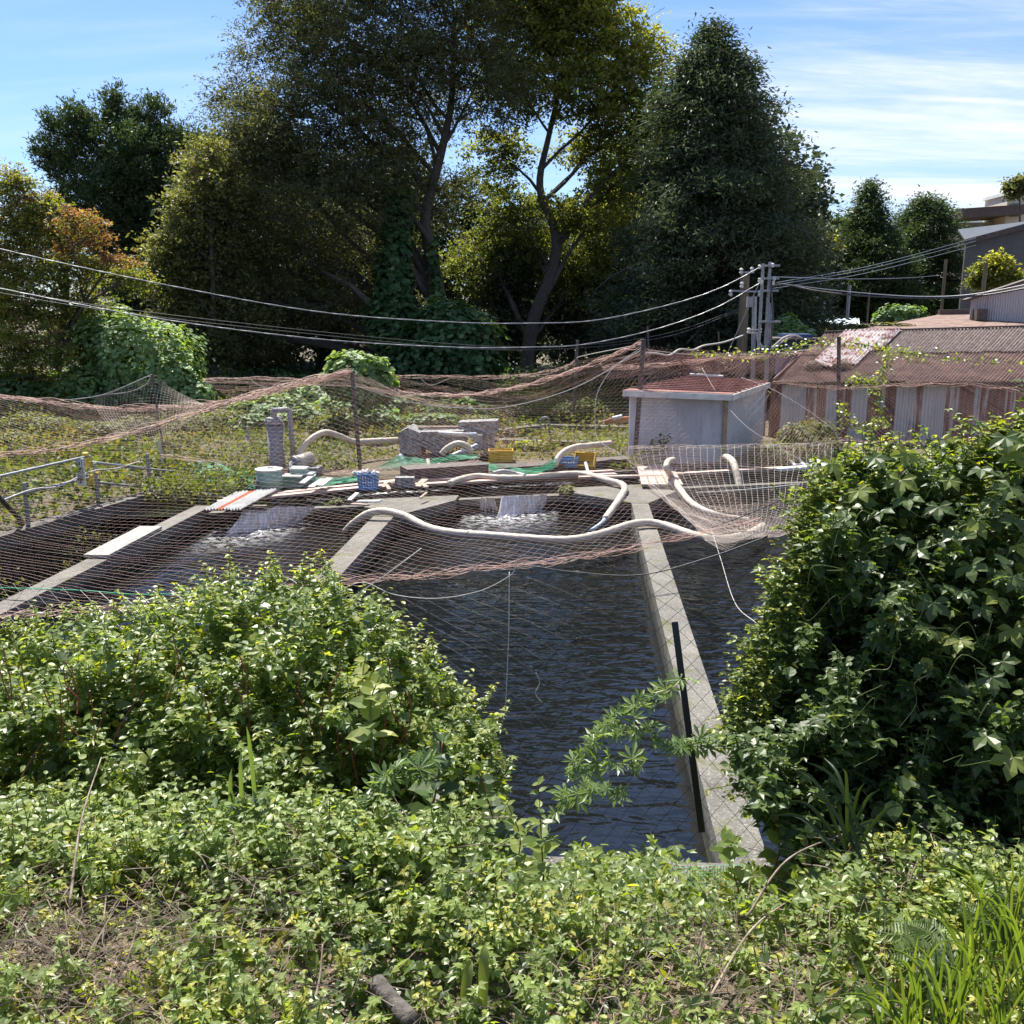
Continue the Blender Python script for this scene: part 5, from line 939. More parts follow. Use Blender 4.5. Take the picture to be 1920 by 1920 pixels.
# spill sheets and foam
def spill(label, P, nm):
    A, B, C, D = P; nu, nv = 44, 14; u = np.linspace(0, 1, nu); v = np.linspace(0, 1, nv); U, Vv = np.meshgrid(u, v)
    S = (A + (B - A) * U[..., None]) * (1 - Vv[..., None]) + (D + (C - D) * U[..., None]) * Vv[..., None]
    S[..., 2] += (.035 * np.sin(U * 31 + 2 * Vv) + .03 * np.sin(U * 13 + 1)) * (.3 + Vv) - .10 * np.sin(math.pi * Vv) * .6
    i = (np.arange(nv - 1)[:, None] * nu + np.arange(nu - 1)).ravel(); m = MB(); m.add(S.reshape(-1, 3), np.stack([i, i + nu, i + nu + 1, i + 1], -1))
    return tag(m.build('spill_sheet', MT['sheet_water'], smooth=True), label, 'spillway')
spill('wet pinkish spill sheet with water running off it into the left pond', [lev(458, 953, .02), lev(592, 949, .02), lev(556, 985, -.42), lev(425, 1005, -.42)], 'l')
spill('narrow wet spill sheet folded at the left of the middle weir', [lev(902, 934, .0), lev(926, 933, .0), lev(938, 962, -.42), lev(898, 964, -.42)], 'm')
spill('broad wet pinkish spill sheet with white water at the middle weir', [lev(940, 931, .0), lev(1026, 927, .0), lev(1022, 958, -.42), lev(932, 975, -.42)], 'm')
fm = MB()
def foam(px0, py0, px1, py1, depth, nu=60, nv=26, amp=.03, z=-.39):
    """a churned patch on the water: dense at its middle, breaking up outwards"""
    U, Vv = np.meshgrid(np.linspace(0, 1, nu), np.linspace(0, 1, nv)); A, B = lev(px0, py0, z), lev(px1, py1, z)
    S = A + (B - A) * U[..., None]; S[..., 1] -= depth * Vv; S[..., 2] += amp * (1 - Vv) * np.abs(np.sin(U * 37 + 5 * Vv) * np.sin(Vv * 21 + U * 9)) + .012
    w = np.sin(math.pi * U) ** .6 * (1 - Vv) ** 1.3 * 1.25 * np.minimum(1, Vv * 12 + .3)
    i = (np.arange(nv - 1)[:, None] * nu + np.arange(nu - 1)).ravel(); fm.add(S.reshape(-1, 3), np.stack([i, i + nu, i + nu + 1, i + 1], -1), w.ravel())
foam(405, 994, 605, 968, 2.6); foam(870, 960, 1050, 950, 2.6); foam(440, 984, 595, 966, .9); foam(890, 956, 1035, 948, .9); foam(650, 930, 850, 915, .5, z=-.155); foam(880, 916, 1080, 903, .5, z=-.155)
fm.build('foam', MT['foam'], kind='stuff')
# flat boards and far tanks beyond the clutter
for (x0, y0, x1, y1), lab, mt, h in (((1040, 796, 1180, 800), 'far concrete trough rim, upper one, left of the white shed', 'old_concrete', .25), ((1015, 806, 1180, 810), 'far concrete trough rim, lower mossy one, left of the white shed', 'concrete', .22), ((930, 832, 1130, 838), 'long low dark trough edge in the weeds right of the hopper tank', 'old_concrete', .18), ((925, 822, 1010, 812), 'slanting dark trough edge right of the hopper tank', 'old_concrete', .3)):
    a, b = lev(x0, y0), lev(x1, y1); m = MB(); m.beam(a + [0, 0, h / 2 - .03], b + [0, 0, h / 2 - .03], .35, h); tag(m.build('trough_edge', MT[mt]), lab, 'trough')
a, b = lev(752, 908), lev(905, 897); m = MB(); m.beam(a + [0, .35, .16], b + [0, .35, .16], .6, .34); tag(m.build('trough_edge', MT['iron']), 'dark low trough under the hopper tank behind the walkway planks', 'trough')
a, b = lev(925, 895), lev(1180, 876); m = MB(); m.beam(a + [0, .3, .10], b + [0, .3, .10], .5, .22); tag(m.build('trough_edge', MT['iron']), 'dark low trough behind the walkway planks below the yellow crate', 'trough')
m = MB()
for i in range(6): a, b = at(1122 + 4 * i, 792 - i, 30), at(1182, 789 - 1.3 * i, 30.5); m.tube([a, b], .05, 8)
pp = thing('pipe_bundle', 'bundle of faded red pipes stacked on the far trough', 'pipes', at(1150, 792, 30))
for i in range(6): m = MB(); a, b = at(1122 + 4 * i, 793 - 1.2 * i, 30), at(1182, 790 - 1.5 * i, 30.5); m.tube([a, b], .045, 8); m.build('pipe', MT['orange'] if i % 2 else MT['pink_wood'], pp)
m = MB(); m.tube(pts((1148, 785, 29.9), (1166, 781, 30)), .07, 8); tag(m.build('white_bottle', MT['white']), 'white plastic tube end on the bundle of red pipes', 'tube')
hc = thing('hand_frame', 'small bent metal handle frame standing on the far trough', 'frame', at(1022, 812, 29) * [1, 1, 0])
m = MB(); m.tube(cat_rom(pts((1014, 808, 29), (1014, 786, 29), (1028, 784, 29), (1030, 806, 29)), 4), .025, 6); m.build('loop', MT['galv'], hc, True); m = MB(); m.tube(pts((1028, 795, 29), (1032, 818, 29)), .03, 6); m.build('upright', MT['iron'], hc)
# railing and sign on the retaining wall
rl = thing('railing', 'white pipe railing with dark posts on the mossy retaining wall', 'railing', lev(120, 965))
RP = [(45, 905, 54, 990, 16.4), (177, 868, 185, 948, 18.6), (276, 850, 283, 922, 20.1)]
for x0, y0, x1, y1, Y_ in RP: m = MB(); m.tube([at(x1, y1, Y_), at(x0, y0, Y_)], .04, 8); m.build('post', MT['pvc_grey'], rl)
for P, r in (([(-80, 912, 15.2), (0, 893, 16), (168, 855, 18.4)], .026), ([(-80, 958, 15), (0, 937, 15.8), (60, 921, 16.5), (168, 895, 18.4)], .026), ([(168, 866, 18.6), (278, 879, 20.1), (325, 884, 20.8)], .026), ([(182, 904, 18.6), (278, 915, 20.1)], .026)):
    m = MB(); m.tube(cat_rom(pts(*P), 6), r, 8); m.build('rail', MT['galv'], rl, True)
m = MB(); m.tube(cat_rom(pts((0, 940, 15.5), (60, 918, 16.4), (110, 912, 17.2), (150, 893, 18), (180, 882, 18.5), (220, 878, 19.2), (262, 865, 19.9)), 8), .016, 6); m.build('cord', MT['rope'], rl, True)
for x, y in ((162, 852), (163, 861), (166, 868), (165, 874), (171, 893), (172, 900), (174, 906), (158, 852)): m = MB(); p = at(x, y, 18.3); m.lathe(p, [(.01, -.05), (.05, -.02), (.045, .03), (.01, .05)], 8); m.build('clamp', MT['yellow'], rl)
sg = thing('sign', 'white notice board with rows of small writing and an orange dot hanging on the railing', 'sign', at(151, 885, 18.1))
SX = at(151, 885, 18.1); k = mpp(18.1)
m = MB(); m.box(SX + [0, 0, 0], (17 * k, .02, 53 * k)); m.build('board', MT['paper'], sg)
for cx, w in ((-4.5, 2.6), (0, 2.6), (4.5, 2.6)):
    for r in range(11):
        z = 22 - r * 3.0 - (0 if cx else 1)
        if cx > 3 and r > 8: continue
        m = MB(); c = SX + np.array([cx * k, -.0125, z * k])
        m.box(c + [0, 0, .7 * k], (w * k, .004, .45 * k)); m.box(c + [0, 0, -.6 * k], (w * .8 * k, .004, .4 * k)); m.box(c + [(-.3 + .6 * (r % 2)) * k, -.0005, 0], (.45 * k, .004, 2.1 * k)); m.build('writing', MT['ink'], sg)
m = MB(); m.lathe(SX + [3 * k, -.012, -13 * k], [(3.0 * k, -.004), (3.0 * k, .004)], 16, axis=(0, -1, 0)); m.build('orange_dot', MT['sign_orange'], sg)
m = MB(); m.box(SX + [-1 * k, -.012, -20.5 * k], (6 * k, .004, 5 * k)); m.build('pictogram', MT['pvc_blue'], sg)
net('pale green net hung under the left railing', [([[(-40, 935, 15.6), (60, 922, 16.5), (180, 900, 18.6), (280, 875, 20.1)], [(-40, 1008, 15.3), (60, 985, 16.4), (180, 945, 18.6), (280, 920, 20.1)]], .07, .0018, dict(jit=.02))], mat='lf_pale', name='green_net')
for (x0, y0, x1, y1), lab, mt in (((297, 826, 306, 870), 'white pipe stub standing in the weeds behind the railing', 'white'), ((308, 828, 310, 868), 'thin rusty rod beside the white pipe stub', 'iron'), ((464, 800, 466, 826), 'short grey stake in the weeds left of the filter tank', 'galv')):
    post('stub_post', lab, 'post', at(x0, y0, 22.5), at(x1, y1, 22.5), .04 if mt != 'iron' else .025, mt)

# ------------------------------------------------------------------ plants in the middle distance
def mound(name, label, P, lf, n, size, kind='round', cat='vine mound', dens_in=.35, tn=.55, hang=0, stems=14):
    """P: (px, py, rx, ry, Y) lobes covered with leaves like shingles"""
    k0 = at(P[0][0], P[0][1], P[0][4]); root = thing(name, label, cat, (k0[0], k0[1], 0)); m = MB(); tw = MB()
    ar = np.array([p[2] * p[3] * p[4] ** 2 for p in P], float) ** .8; ar /= ar.sum()
    for p, f in zip(P, ar):
        c = at(p[0], p[1], p[4]); k = mpp(p[4]); R_ = np.array([p[2] * k, min(p[2], p[3] * 1.4) * k, p[3] * k]); q = int(n * f)
        u = rdir(q, .12); rad = np.where(rng.random(q) < dens_in, rng.uniform(.55, .92, q), rng.uniform(.93, 1.06, q)) * (1 + wob(u * 2.2 + c, .22, 1.9, p[0]) + .10 * wob(u * 5 + c, 1, 2.3, p[1]))
        X = c + u * R_ * rad[:, None]; ok = X[:, 2] > -.05; X, uu = X[ok], u[ok]; q = len(X)
        nr = uu * .7 + rdir(q, .9, .45) * .6; d = uu * .4 + rdir(q, -.9, .5)
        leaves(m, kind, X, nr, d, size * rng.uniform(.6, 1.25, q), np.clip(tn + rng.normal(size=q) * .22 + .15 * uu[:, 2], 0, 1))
        for _ in range(stems):
            e = c + rdir(1)[0] * R_ * .9; limb_tube(tw, [c[0] + rng.normal() * .3, c[1], max(0, c[2] - R_[2])], e, .03, .01, .15, 4, 6)
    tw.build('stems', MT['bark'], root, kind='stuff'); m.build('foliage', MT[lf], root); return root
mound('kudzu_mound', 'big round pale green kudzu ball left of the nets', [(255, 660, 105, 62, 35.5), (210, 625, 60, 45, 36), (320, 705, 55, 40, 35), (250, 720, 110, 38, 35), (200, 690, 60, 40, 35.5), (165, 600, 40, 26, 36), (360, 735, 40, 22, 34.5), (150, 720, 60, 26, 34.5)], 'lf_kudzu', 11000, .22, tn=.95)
mound('kudzu_mound', 'trailing kudzu patch at the far left above the net band', [(60, 735, 100, 35, 34), (-40, 730, 80, 50, 34), (140, 760, 70, 25, 33)], 'lf_kudzu', 2600, .22, tn=.5)
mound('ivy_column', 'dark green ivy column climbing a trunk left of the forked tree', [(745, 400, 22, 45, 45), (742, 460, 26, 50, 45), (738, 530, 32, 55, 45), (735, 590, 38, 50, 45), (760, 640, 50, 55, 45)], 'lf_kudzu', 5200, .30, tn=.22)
mound('ivy_column', 'thin ivy strand on the forked trunk', [(814, 480, 6, 30, 46), (817, 530, 7, 35, 46), (820, 560, 9, 20, 46)], 'lf_kudzu', 420, .26, tn=.4, stems=3)
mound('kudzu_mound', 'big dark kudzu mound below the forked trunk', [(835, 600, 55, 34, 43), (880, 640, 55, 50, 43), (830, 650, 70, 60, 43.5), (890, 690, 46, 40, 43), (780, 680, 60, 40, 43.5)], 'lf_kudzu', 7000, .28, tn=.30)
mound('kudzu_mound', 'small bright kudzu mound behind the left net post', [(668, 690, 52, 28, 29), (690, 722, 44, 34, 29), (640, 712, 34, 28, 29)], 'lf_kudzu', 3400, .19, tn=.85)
mound('kudzu_mound', 'low spreading kudzu behind the filter tank', [(515, 775, 75, 32, 31), (460, 800, 50, 22, 30), (570, 790, 50, 26, 30.5), (590, 745, 60, 26, 34)], 'lf_kudzu', 5200, .20, tn=.75)
mound('kudzu_mound', 'low kudzu patch behind the hopper tank', [(760, 765, 70, 24, 34), (860, 770, 60, 18, 33), (700, 785, 45, 24, 31), (800, 790, 70, 12, 31), (640, 770, 50, 30, 32)], 'lf_kudzu', 4600, .20, tn=.62)
mound('bush', 'dark undergrowth along the foot of the wood left of the white shed', [(960, 720, 70, 34, 46), (1040, 715, 60, 40, 46), (1120, 700, 60, 40, 48), (1000, 770, 60, 16, 38), (420, 730, 60, 40, 42), (520, 720, 60, 36, 44), (500, 675, 90, 40, 52), (610, 680, 90, 40, 52), (400, 690, 60, 40, 50), (300, 690, 70, 40, 52), (100, 700, 120, 50, 50)], 'lf_kudzu', 6000, .26, tn=.12, kind='rh')
mound('weed_bank', 'tangled weeds and vines between the filter tank and the wood', [(420, 790, 60, 20, 30), (360, 800, 50, 24, 29), (620, 800, 40, 18, 28.5), (980, 775, 70, 20, 34), (1090, 770, 50, 20, 33), (900, 790, 40, 12, 31), (330, 830, 40, 16, 26)], 'lf_field', 7000, .13, tn=.25, kind='ovate', dens_in=.5)
mound('weed_bank', 'tangled brown-green weeds along the left edge under the net bands', [(60, 800, 90, 24, 28), (180, 810, 60, 20, 27), (20, 830, 60, 20, 25), (260, 800, 40, 20, 28)], 'lf_field', 5200, .12, tn=.3, kind='ovate', dens_in=.5)
mound('bush', 'weedy climbing bush between the white shed and the barn', [(1500, 832, 40, 34, 25.5), (1460, 852, 50, 22, 24.6), (1530, 815, 34, 26, 26), (1560, 850, 40, 24, 25)], 'lf_field', 3600, .12, tn=.35, kind='ovate')
mound('bush', 'leafy bush rising behind the barn roof', [(1690, 590, 36, 16, 47), (1660, 598, 22, 10, 47), (1720, 598, 22, 10, 47)], 'lf_kudzu', 1500, .22, tn=.6)
mound('bush', 'pale vine heap right of the twin pole', [(1475, 615, 22, 22, 38), (1465, 640, 24, 22, 37), (1500, 630, 20, 16, 37)], 'lf_kudzu', 1500, .22, tn=.8)
mound('bush', 'creeping vines in front of the blue sheet', [(1580, 612, 40, 6, 41), (1660, 612, 50, 6, 41), (1540, 618, 20, 8, 40)], 'lf_field', 900, .18, tn=.5)
# creeper on the barn front
cr = thing('creeper', 'thin flowering creeper trailing across the barn wall and roof edge', 'vine', at(1640, 760, 26.6) * [1, 1, 0]); m = MB(); fl = MB(); sm = MB()
for P in ([(1585, 640, 27), (1640, 650, 27.2), (1700, 662, 27.4), (1740, 668, 27.4), (1960, 690, 27)], [(1590, 712, 26.8), (1620, 714, 26.8), (1640, 722, 26.8), (1650, 760, 26.6), (1648, 795, 26.4)], [(1575, 760, 26.5), (1590, 790, 26.2), (1620, 800, 26), (1660, 790, 25.8)], [(1640, 720, 26.8), (1662, 690, 26.9), (1665, 660, 27)], [(1300, 662, 27), (1420, 664, 27), (1490, 650, 27), (1575, 640, 27)]):
    C = cat_rom(pts(*P), 26); sm.tube(C, .012, 4); n = len(C); q = 3
    X = np.repeat(C, q, 0) + rng.normal(size=(n * q, 3)) * [.10, .08, .09]; leaves(m, 'ovate', X, rdir(n * q, .7), rdir(n * q, -.6), rng.uniform(.05, .13, n * q), rng.uniform(.3, 1, n * q))
    w = rng.random(n * q) < .05; leaves(fl, 'round', X[w] + [0, -.05, .04], np.tile([0, -.4, 1.], (w.sum(), 1)), rdir(w.sum()), .08, .5)
sm.build('stem', MT['twig'], cr); m.build('foliage', MT['lf_cover'], cr); fl.build('flower_heads', MT['flower'], cr, kind='stuff')
# weeds and grass of the field
n = 105000; x = rng.uniform(-26, 14, n); y = 22.8 + 26 * rng.random(n) ** 1.4; y = np.maximum(y, 23.3 + .31 * x)
keep = ~((x > -5.6) & (x < .8) & (y < 24.7)) & ~((x > 1.2 + .25 * (y - 24)) & (x < 20) & (y < 40) & (y > 24)); x, y = x[keep], y[keep]; n = len(x)
P = np.stack([x, y, gz(x, y)], -1); nz = wob(P, 1, .55, 7) + wob(P, .6, 1.9, 2); m = MB()
tn = np.clip(.42 + .40 * nz + rng.normal(size=n) * .15, 0, 1); low = ((x > -6.2) & (x < 1.2) & (y < 25.6)); P[:, 2] += rng.random(n) ** 1.3 * np.where(low, .10, .12 + .62 * (wob(P, 1, 1.2, 6) + .3).clip(0, 1.4))
leaves(m, 'rh', P, rdir(n, .7), rdir(n, .8), rng.uniform(.05, .16, n), tn); m.build('field_weeds', MT['lf_field'], kind='stuff')
n = 18000; x = rng.uniform(-22, -9.5, n); y = rng.uniform(11, 24, n); k_ = x < -11.4 + (y - 10.5) * .22 - .1; x, y = x[k_], y[k_]; n = len(x); m = MB()
P = np.stack([x, y, gz(x, y) * 0 + rng.random(n) ** 1.5 * (.62 + .45 * np.sin(x * 1.3 + y) * np.sin(y * .9 + 1)).clip(.1)], -1); leaves(m, 'ovate', P, rdir(n, .7), rdir(n, .2), rng.uniform(.07, .20, n), np.clip(.25 + rng.normal(size=n) * .25, 0, 1)); m.build('bank_weeds', MT['lf_field'], kind='stuff')
m = MB(); n = 5200; t = rng.random(n); x = -11.25 + t * 2.1 + rng.normal(size=n) * .05 + np.abs(rng.normal(size=n)) * .35; y = 10.5 + t * 9.5; z = -1.02 + rng.random(n) ** 2 * .8 * (np.sin(y * 2.3) * .5 + .6)
leaves(m, 'rh', np.stack([x, y, z], -1), rdir(n, .8), rdir(n, .2), rng.uniform(.04, .10, n), rng.uniform(.1, .75, n)); m.build('moss', MT['lf_field'], kind='stuff')
m = MB(); n = 2600; x = rng.uniform(-9.6, -7.4, n); y = rng.uniform(19.2, 22, n); leaves(m, 'ovate', np.stack([x, y, -.1 + rng.random(n) * .45], -1), rdir(n, .7), rdir(n, .2), rng.uniform(.06, .14, n), rng.uniform(0, .6, n)); m.build('channel_weeds', MT['lf_field'], kind='stuff')
mound('weed_tuft', 'small weed tuft on the left weir beside the slab', [(632, 945, 14, 9, 19.4)], 'lf_field', 160, .09, 'ovate', 'plant', tn=.25, stems=4)
mound('weed_tuft', 'small weed tuft growing from the slab at the middle weir', [(1062, 920, 12, 9, 20.7)], 'lf_field', 160, .09, 'ovate', 'plant', tn=.25, stems=4)
mound('weed_tuft', 'bright weed patch beyond the planks right of the hopper tank', [(1000, 836, 40, 9, 26.5)], 'lf_cover', 500, .12, 'ovate', 'plant', tn=.7, stems=4)

# ------------------------------------------------------------------ near bank: thickets, ground cover, litter
leafmeshes = {}
def leafmesh(kind, mat, tn):
    key = (kind, mat, tn)
    if key not in leafmeshes:
        T, Fs = LF[kind]; mb = MB(); mb.add(T, np.array(Fs), tn); leafmeshes[key] = mb.mesh('leaf', MT[mat])
    return leafmeshes[key]
def leaf_parts(root, kind, mat, P, nrm, d, size, tints=(.35, .5, .65, .85)):
    M = frames(nrm, d); o0 = ORG[root.name]
    for i in range(len(P)):
        ob = bpy.data.objects.new('leaf', leafmesh(kind, mat, tints[int(rng.integers(len(tints)))])); col.objects.link(ob); ob.parent = root
        X = np.eye(4); X[:3, :3] = M[i] * float(np.atleast_1d(size)[i % np.size(size)]); X[:3, 3] = P[i] - o0; ob.matrix_local = Matrix(X.tolist())
def sprigs(mb, st, P, up, n, lf, size, tn, mat_st=None):
    """short shoots: a stem with alternating leaves"""
    for i in range(len(P)):
        d = up[i]; L_ = size * n * .45; q = P[i] + d * L_ + rng.normal(size=3) * .02
        if st is not None: st.tube(np.linspace(P[i], q, 4), .0018, 4, False)
        t = np.linspace(.25, 1, n); X = P[i] + (q - P[i]) * t[:, None]; a = np.arange(n) * 2.4 + rng.random() * 6
        sd = np.stack([np.cos(a), np.sin(a), -.15 + 0 * a], -1); leaves(mb, lf, X, sd * .15 + np.array([0, 0, 1.]) + rng.normal(size=(n, 3)) * .25, sd, size * (1.15 - .5 * t) * rng.uniform(.8, 1.2, n), np.clip(tn + .3 * t - .15 + rng.normal(size=n) * .1, 0, 1))
# left thicket
lx = np.array([-80, 60, 150, 250, 300, 380, 450, 560, 620, 660, 740, 765, 820, 880, 920, 945]); ly = np.array([1200, 1185, 1165, 1152, 1128, 1106, 1090, 1082, 1092, 1122, 1152, 1205, 1245, 1305, 1370, 1440])
def left_pts(n, dep, bias=1.0):
    px = rng.uniform(-80, 940, n); top = np.interp(px, lx, ly) + 14 + 8 * np.sin(px * .06) + 5 * np.sin(px * .17); bot = np.interp(px, [-80, 300, 600, 800, 940], [1620, 1620, 1630, 1650, 1650])
    t = rng.random(n) ** bias; py = top + (bot - top) * t; Y = 4.75 - 1.30 * t ** .5 + .16 * np.sin(px * .021) * np.sin(py * .027) + .09 * np.sin(px * .047 + 1) * np.sin(py * .053) + rng.uniform(dep[0], dep[1], n); return px, py, Y, t
lt = thing('vine_thicket', 'broad leafy thicket of vines and red-stemmed shoots, left of the gap', 'thicket', (-1.1, 3.6, 1.9))
m = MB(); s_ = MB()
px, py, Y, t = left_pts(16000, (.05, 1.0)); P = at(px, py, Y); n = len(P)
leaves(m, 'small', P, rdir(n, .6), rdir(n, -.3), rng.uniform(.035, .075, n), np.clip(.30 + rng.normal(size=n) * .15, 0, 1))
px, py, Y, t = left_pts(6500, (-.12, .10)); P = at(px, py, Y); n = len(P); nr = np.array([0, -.10, .9]) + rng.normal(size=(n, 3)) * .42; d = np.array([0, -.5, -.25]) + rng.normal(size=(n, 3)) * .7
sel = rng.random(n)
for kd, a, b in (('ovate', 0, .5), ('palm3', .5, .72), ('palm5', .72, .86), ('wide', .86, 1)):
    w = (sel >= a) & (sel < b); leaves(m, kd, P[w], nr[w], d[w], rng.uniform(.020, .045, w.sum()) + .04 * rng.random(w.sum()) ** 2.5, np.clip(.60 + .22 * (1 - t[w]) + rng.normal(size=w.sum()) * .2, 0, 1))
for kd, nn, sz in (('ovate', 520, .052), ('palm3', 330, .050), ('palm5', 160, .062), ('wide', 140, .055)):
    px, py, Y, t = left_pts(nn, (-.16, .04)); P = at(px, py, Y); u = unit(np.array([0, -.3, .85]) + rng.normal(size=(len(P), 3)) * .4); sprigs(m, s_, P - u * .06, u, 8, kd, sz, .62)
px, py, Y, t = left_pts(160, (-.08, .0), .35); py = py - 14 * rng.random(len(py)); P = at(px, np.interp(px, lx, ly) + rng.uniform(-14, 20, len(px)), 4.7); u = unit(np.array([0, -.1, 1]) + rng.normal(size=(len(P), 3)) * .35); sprigs(m, s_, P - u * .06, u, 6, 'ovate', .045, .8)
px = rng.uniform(-60, 930, 70); P = at(px, np.interp(px, lx, ly) + rng.uniform(0, 60, 70), 4.6); u = unit(np.array([0, -.2, .8]) + rng.normal(size=(70, 3)) * .6); sprigs(m, s_, P, u, 11, 'palm3', .042, .75)
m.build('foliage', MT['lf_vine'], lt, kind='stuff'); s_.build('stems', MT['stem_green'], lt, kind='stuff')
px, py, Y, t = left_pts(250, (-.16, -.04)); P = at(px, py, Y); n = len(P)
leaf_parts(lt, 'ovate', 'lf_vine', P[:150], (np.array([0, -.5, .8]) + rng.normal(size=(n, 3)) * .35)[:150], (np.array([0, -.6, -.3]) + rng.normal(size=(n, 3)) * .6)[:150], rng.uniform(.06, .09, n)); leaf_parts(lt, 'palm5', 'lf_pale', P[150:200], (np.array([0, -.5, .8]) + rng.normal(size=(n, 3)) * .3)[150:200], (np.array([0, -.6, -.3]) + rng.normal(size=(n, 3)) * .6)[150:200], rng.uniform(.06, .085, n)); leaf_parts(lt, 'palm3', 'lf_vine', P[200:], (np.array([0, -.5, .8]) + rng.normal(size=(n, 3)) * .35)[200:], (np.array([0, -.6, -.3]) + rng.normal(size=(n, 3)) * .6)[200:], rng.uniform(.06, .09, n))
for i in range(34):
    px = rng.uniform(10, 800); py = max(np.interp(px, lx, ly) + 130, rng.uniform(1280, 1480)); Yv = 4.75 - 1.30 * ((py - 1100) / 530) ** .5 - .12
    a = at(px, py, Yv); b = at(px + rng.normal() * 30, py - rng.uniform(60, 120), Yv + rng.uniform(-.05, .1)); mm = MB(); mm.tube(cat_rom([a, (a + b) / 2 + rng.normal(size=3) * .015, b], 4), .0028, 5); mm.build('red_stem', MT['stem_red'], lt)
def plant(name, label, base, top, npairs, size, lf, mat, stem='stem_red', r=.004, tints=(.5, .7, .85), spread=1.0, cat='plant', start=.15, opp=True, bow=.04):
    base = np.array(base); top = np.array(top); root = thing(name, label, cat, base); C = cat_rom([base, (base + top) / 2 + rng.normal(size=3) * bow, top], 8); m = MB(); m.tube(C, np.linspace(r, r * .4, len(C)), 6); m.build('stem', MT[stem], root, True)
    for i in range(npairs):
        t = start + (1 - start) * (i + .5) / npairs; p = C[int(t * (len(C) - 1))]; a = i * 1.57 + rng.random() * .5; sz = size * (1.0 - .55 * max(0, t - .45) / .55) * rng.uniform(.85, 1.15)
        for s in ((1, -1) if opp else ((-1) ** i,)):
            d = np.array([math.cos(a) * s, math.sin(a) * s, .25 - .25 * (1 - t)]) * spread; leaf_parts(root, lf, mat, p[None], (np.array([-d[0] * .3, -d[1] * .3 - .25, 1]) + rng.normal(size=3) * .2)[None], d[None], sz, tints)
    for q in range(3): leaf_parts(root, lf, mat, C[-1][None], (rng.normal(size=3) * .5 + [0, -.4, .6])[None], (rng.normal(size=3) * .5 + [0, 0, .8])[None], size * .45, (tints[-1],))
    return root
plant('broad_leaved_shoot', 'shoot with big glossy bright green serrated leaves on the right of the left thicket', at(700, 1420, 3.35), at(712, 1268, 3.45), 6, .11, 'wide', 'lf_vine', 'stem_green', .005, (.85, 1.0, .7), opp=True)
plant('broad_leaved_shoot', 'upright shoot of large dark glossy leaves beside the bright one', at(800, 1560, 3.2), at(830, 1390, 3.35), 6, .12, 'wide', 'lf_vine', 'stem_red', .006, (.1, .3, .45))
plant('broad_leaved_shoot', 'single broad leaf shoot near the top right of the left thicket', at(690, 1290, 3.7), at(688, 1215, 3.8), 3, .09, 'wide', 'lf_vine', 'stem_green', .004, (.95, .6))
plant('broad_leaved_shoot', 'dark broad-leaved shoot at the right corner of the left thicket', at(905, 1640, 3.1), at(898, 1450, 3.3), 7, .11, 'wide', 'lf_vine', 'stem_red', .005, (.2, .45, .6))
for i, (x0, y0, x1, y1, Y_, lab) in enumerate(((1020, 1660, 1010, 1470, 3.1, 'dark red-stemmed plant at the left of the gap'), (960, 1650, 948, 1500, 3.1, 'red-stemmed plant close to the left thicket in the gap'), (1120, 1700, 1110, 1590, 2.9, 'low leafy plant in the middle of the gap'), (1440, 1660, 1452, 1510, 3.0, 'pale-leaved mint-like plant at the foot of the right thicket'), (1390, 1690, 1376, 1580, 2.85, 'nettle-like plant left of the mint-like one'), (1520, 1690, 1512, 1560, 2.9, 'nettle-like plant right of the mint-like one'),
        (1480, 1740, 1490, 1650, 2.6, 'small nettle-like plant in front of the right thicket'), (1570, 1760, 1560, 1660, 2.55, 'small leafy plant under the dark right thicket'))):
    plant('red_stemmed_plant', lab, at(x0, y0, Y_), at(x1, y1, Y_), 7, .075, 'ovate', 'lf_cover', 'stem_red', .0035, (.45, .6, .8))
for i, (x0, y0, x1, y1, Y_, lab) in enumerate(((1565, 1910, 1560, 1780, 2.0, 'tall bright green weed with slim leaves near the bottom edge'), (1610, 1930, 1605, 1840, 1.95, 'shorter slim-leaved weed right of the tall bright one'), (1640, 1940, 1650, 1870, 1.9, 'third slim-leaved weed at the bottom edge, nearest the grass'))):
    plant('slim_leaved_weed', lab, at(x0, y0, Y_), at(x1, y1, Y_), 11, .055, 'narrow', 'lf_grass', 'stem_green', .003, (.4, .6, .8), opp=False)
# lobed vine reaching over the water
def vine(label, paths, lf, mat, size, base, tints):
    root = thing('lobed_vine', label, 'vine', at(*base)); 
    nrep = 2 if size > .06 else 1
    for P in paths:
        C = cat_rom(pts(*P), 9); m = MB(); m.tube(C, .0022, 5); m.build('stem', MT['stem_green'], root, True); n = len(C)
        for rep in range(nrep):
            X = C + rng.normal(size=(n, 3)) * .014; leaf_parts(root, lf, mat, X, np.array([0, -.35, .9]) + rng.normal(size=(n, 3)) * .4, rng.normal(size=(n, 3)) + [0, 0, .1], size * rng.uniform(.7, 1.45, n), tints)
vine('pale deeply lobed vine arching over the water in the gap', [[(1000, 1690, 3.1), (1030, 1560, 3.3), (1075, 1440, 3.45), (1130, 1370, 3.5), (1200, 1320, 3.5), (1285, 1275, 3.5)], [(1075, 1440, 3.45), (1130, 1430, 3.4), (1200, 1438, 3.35)], [(1110, 1390, 3.45), (1200, 1370, 3.45), (1260, 1400, 3.45), (1320, 1390, 3.45), (1390, 1370, 3.5)], [(1050, 1500, 3.3), (1110, 1480, 3.3), (1160, 1490, 3.3)]], 'melon', 'lf_pale', .0599, (1000, 1690, 3.1), (.3, .6, .9))
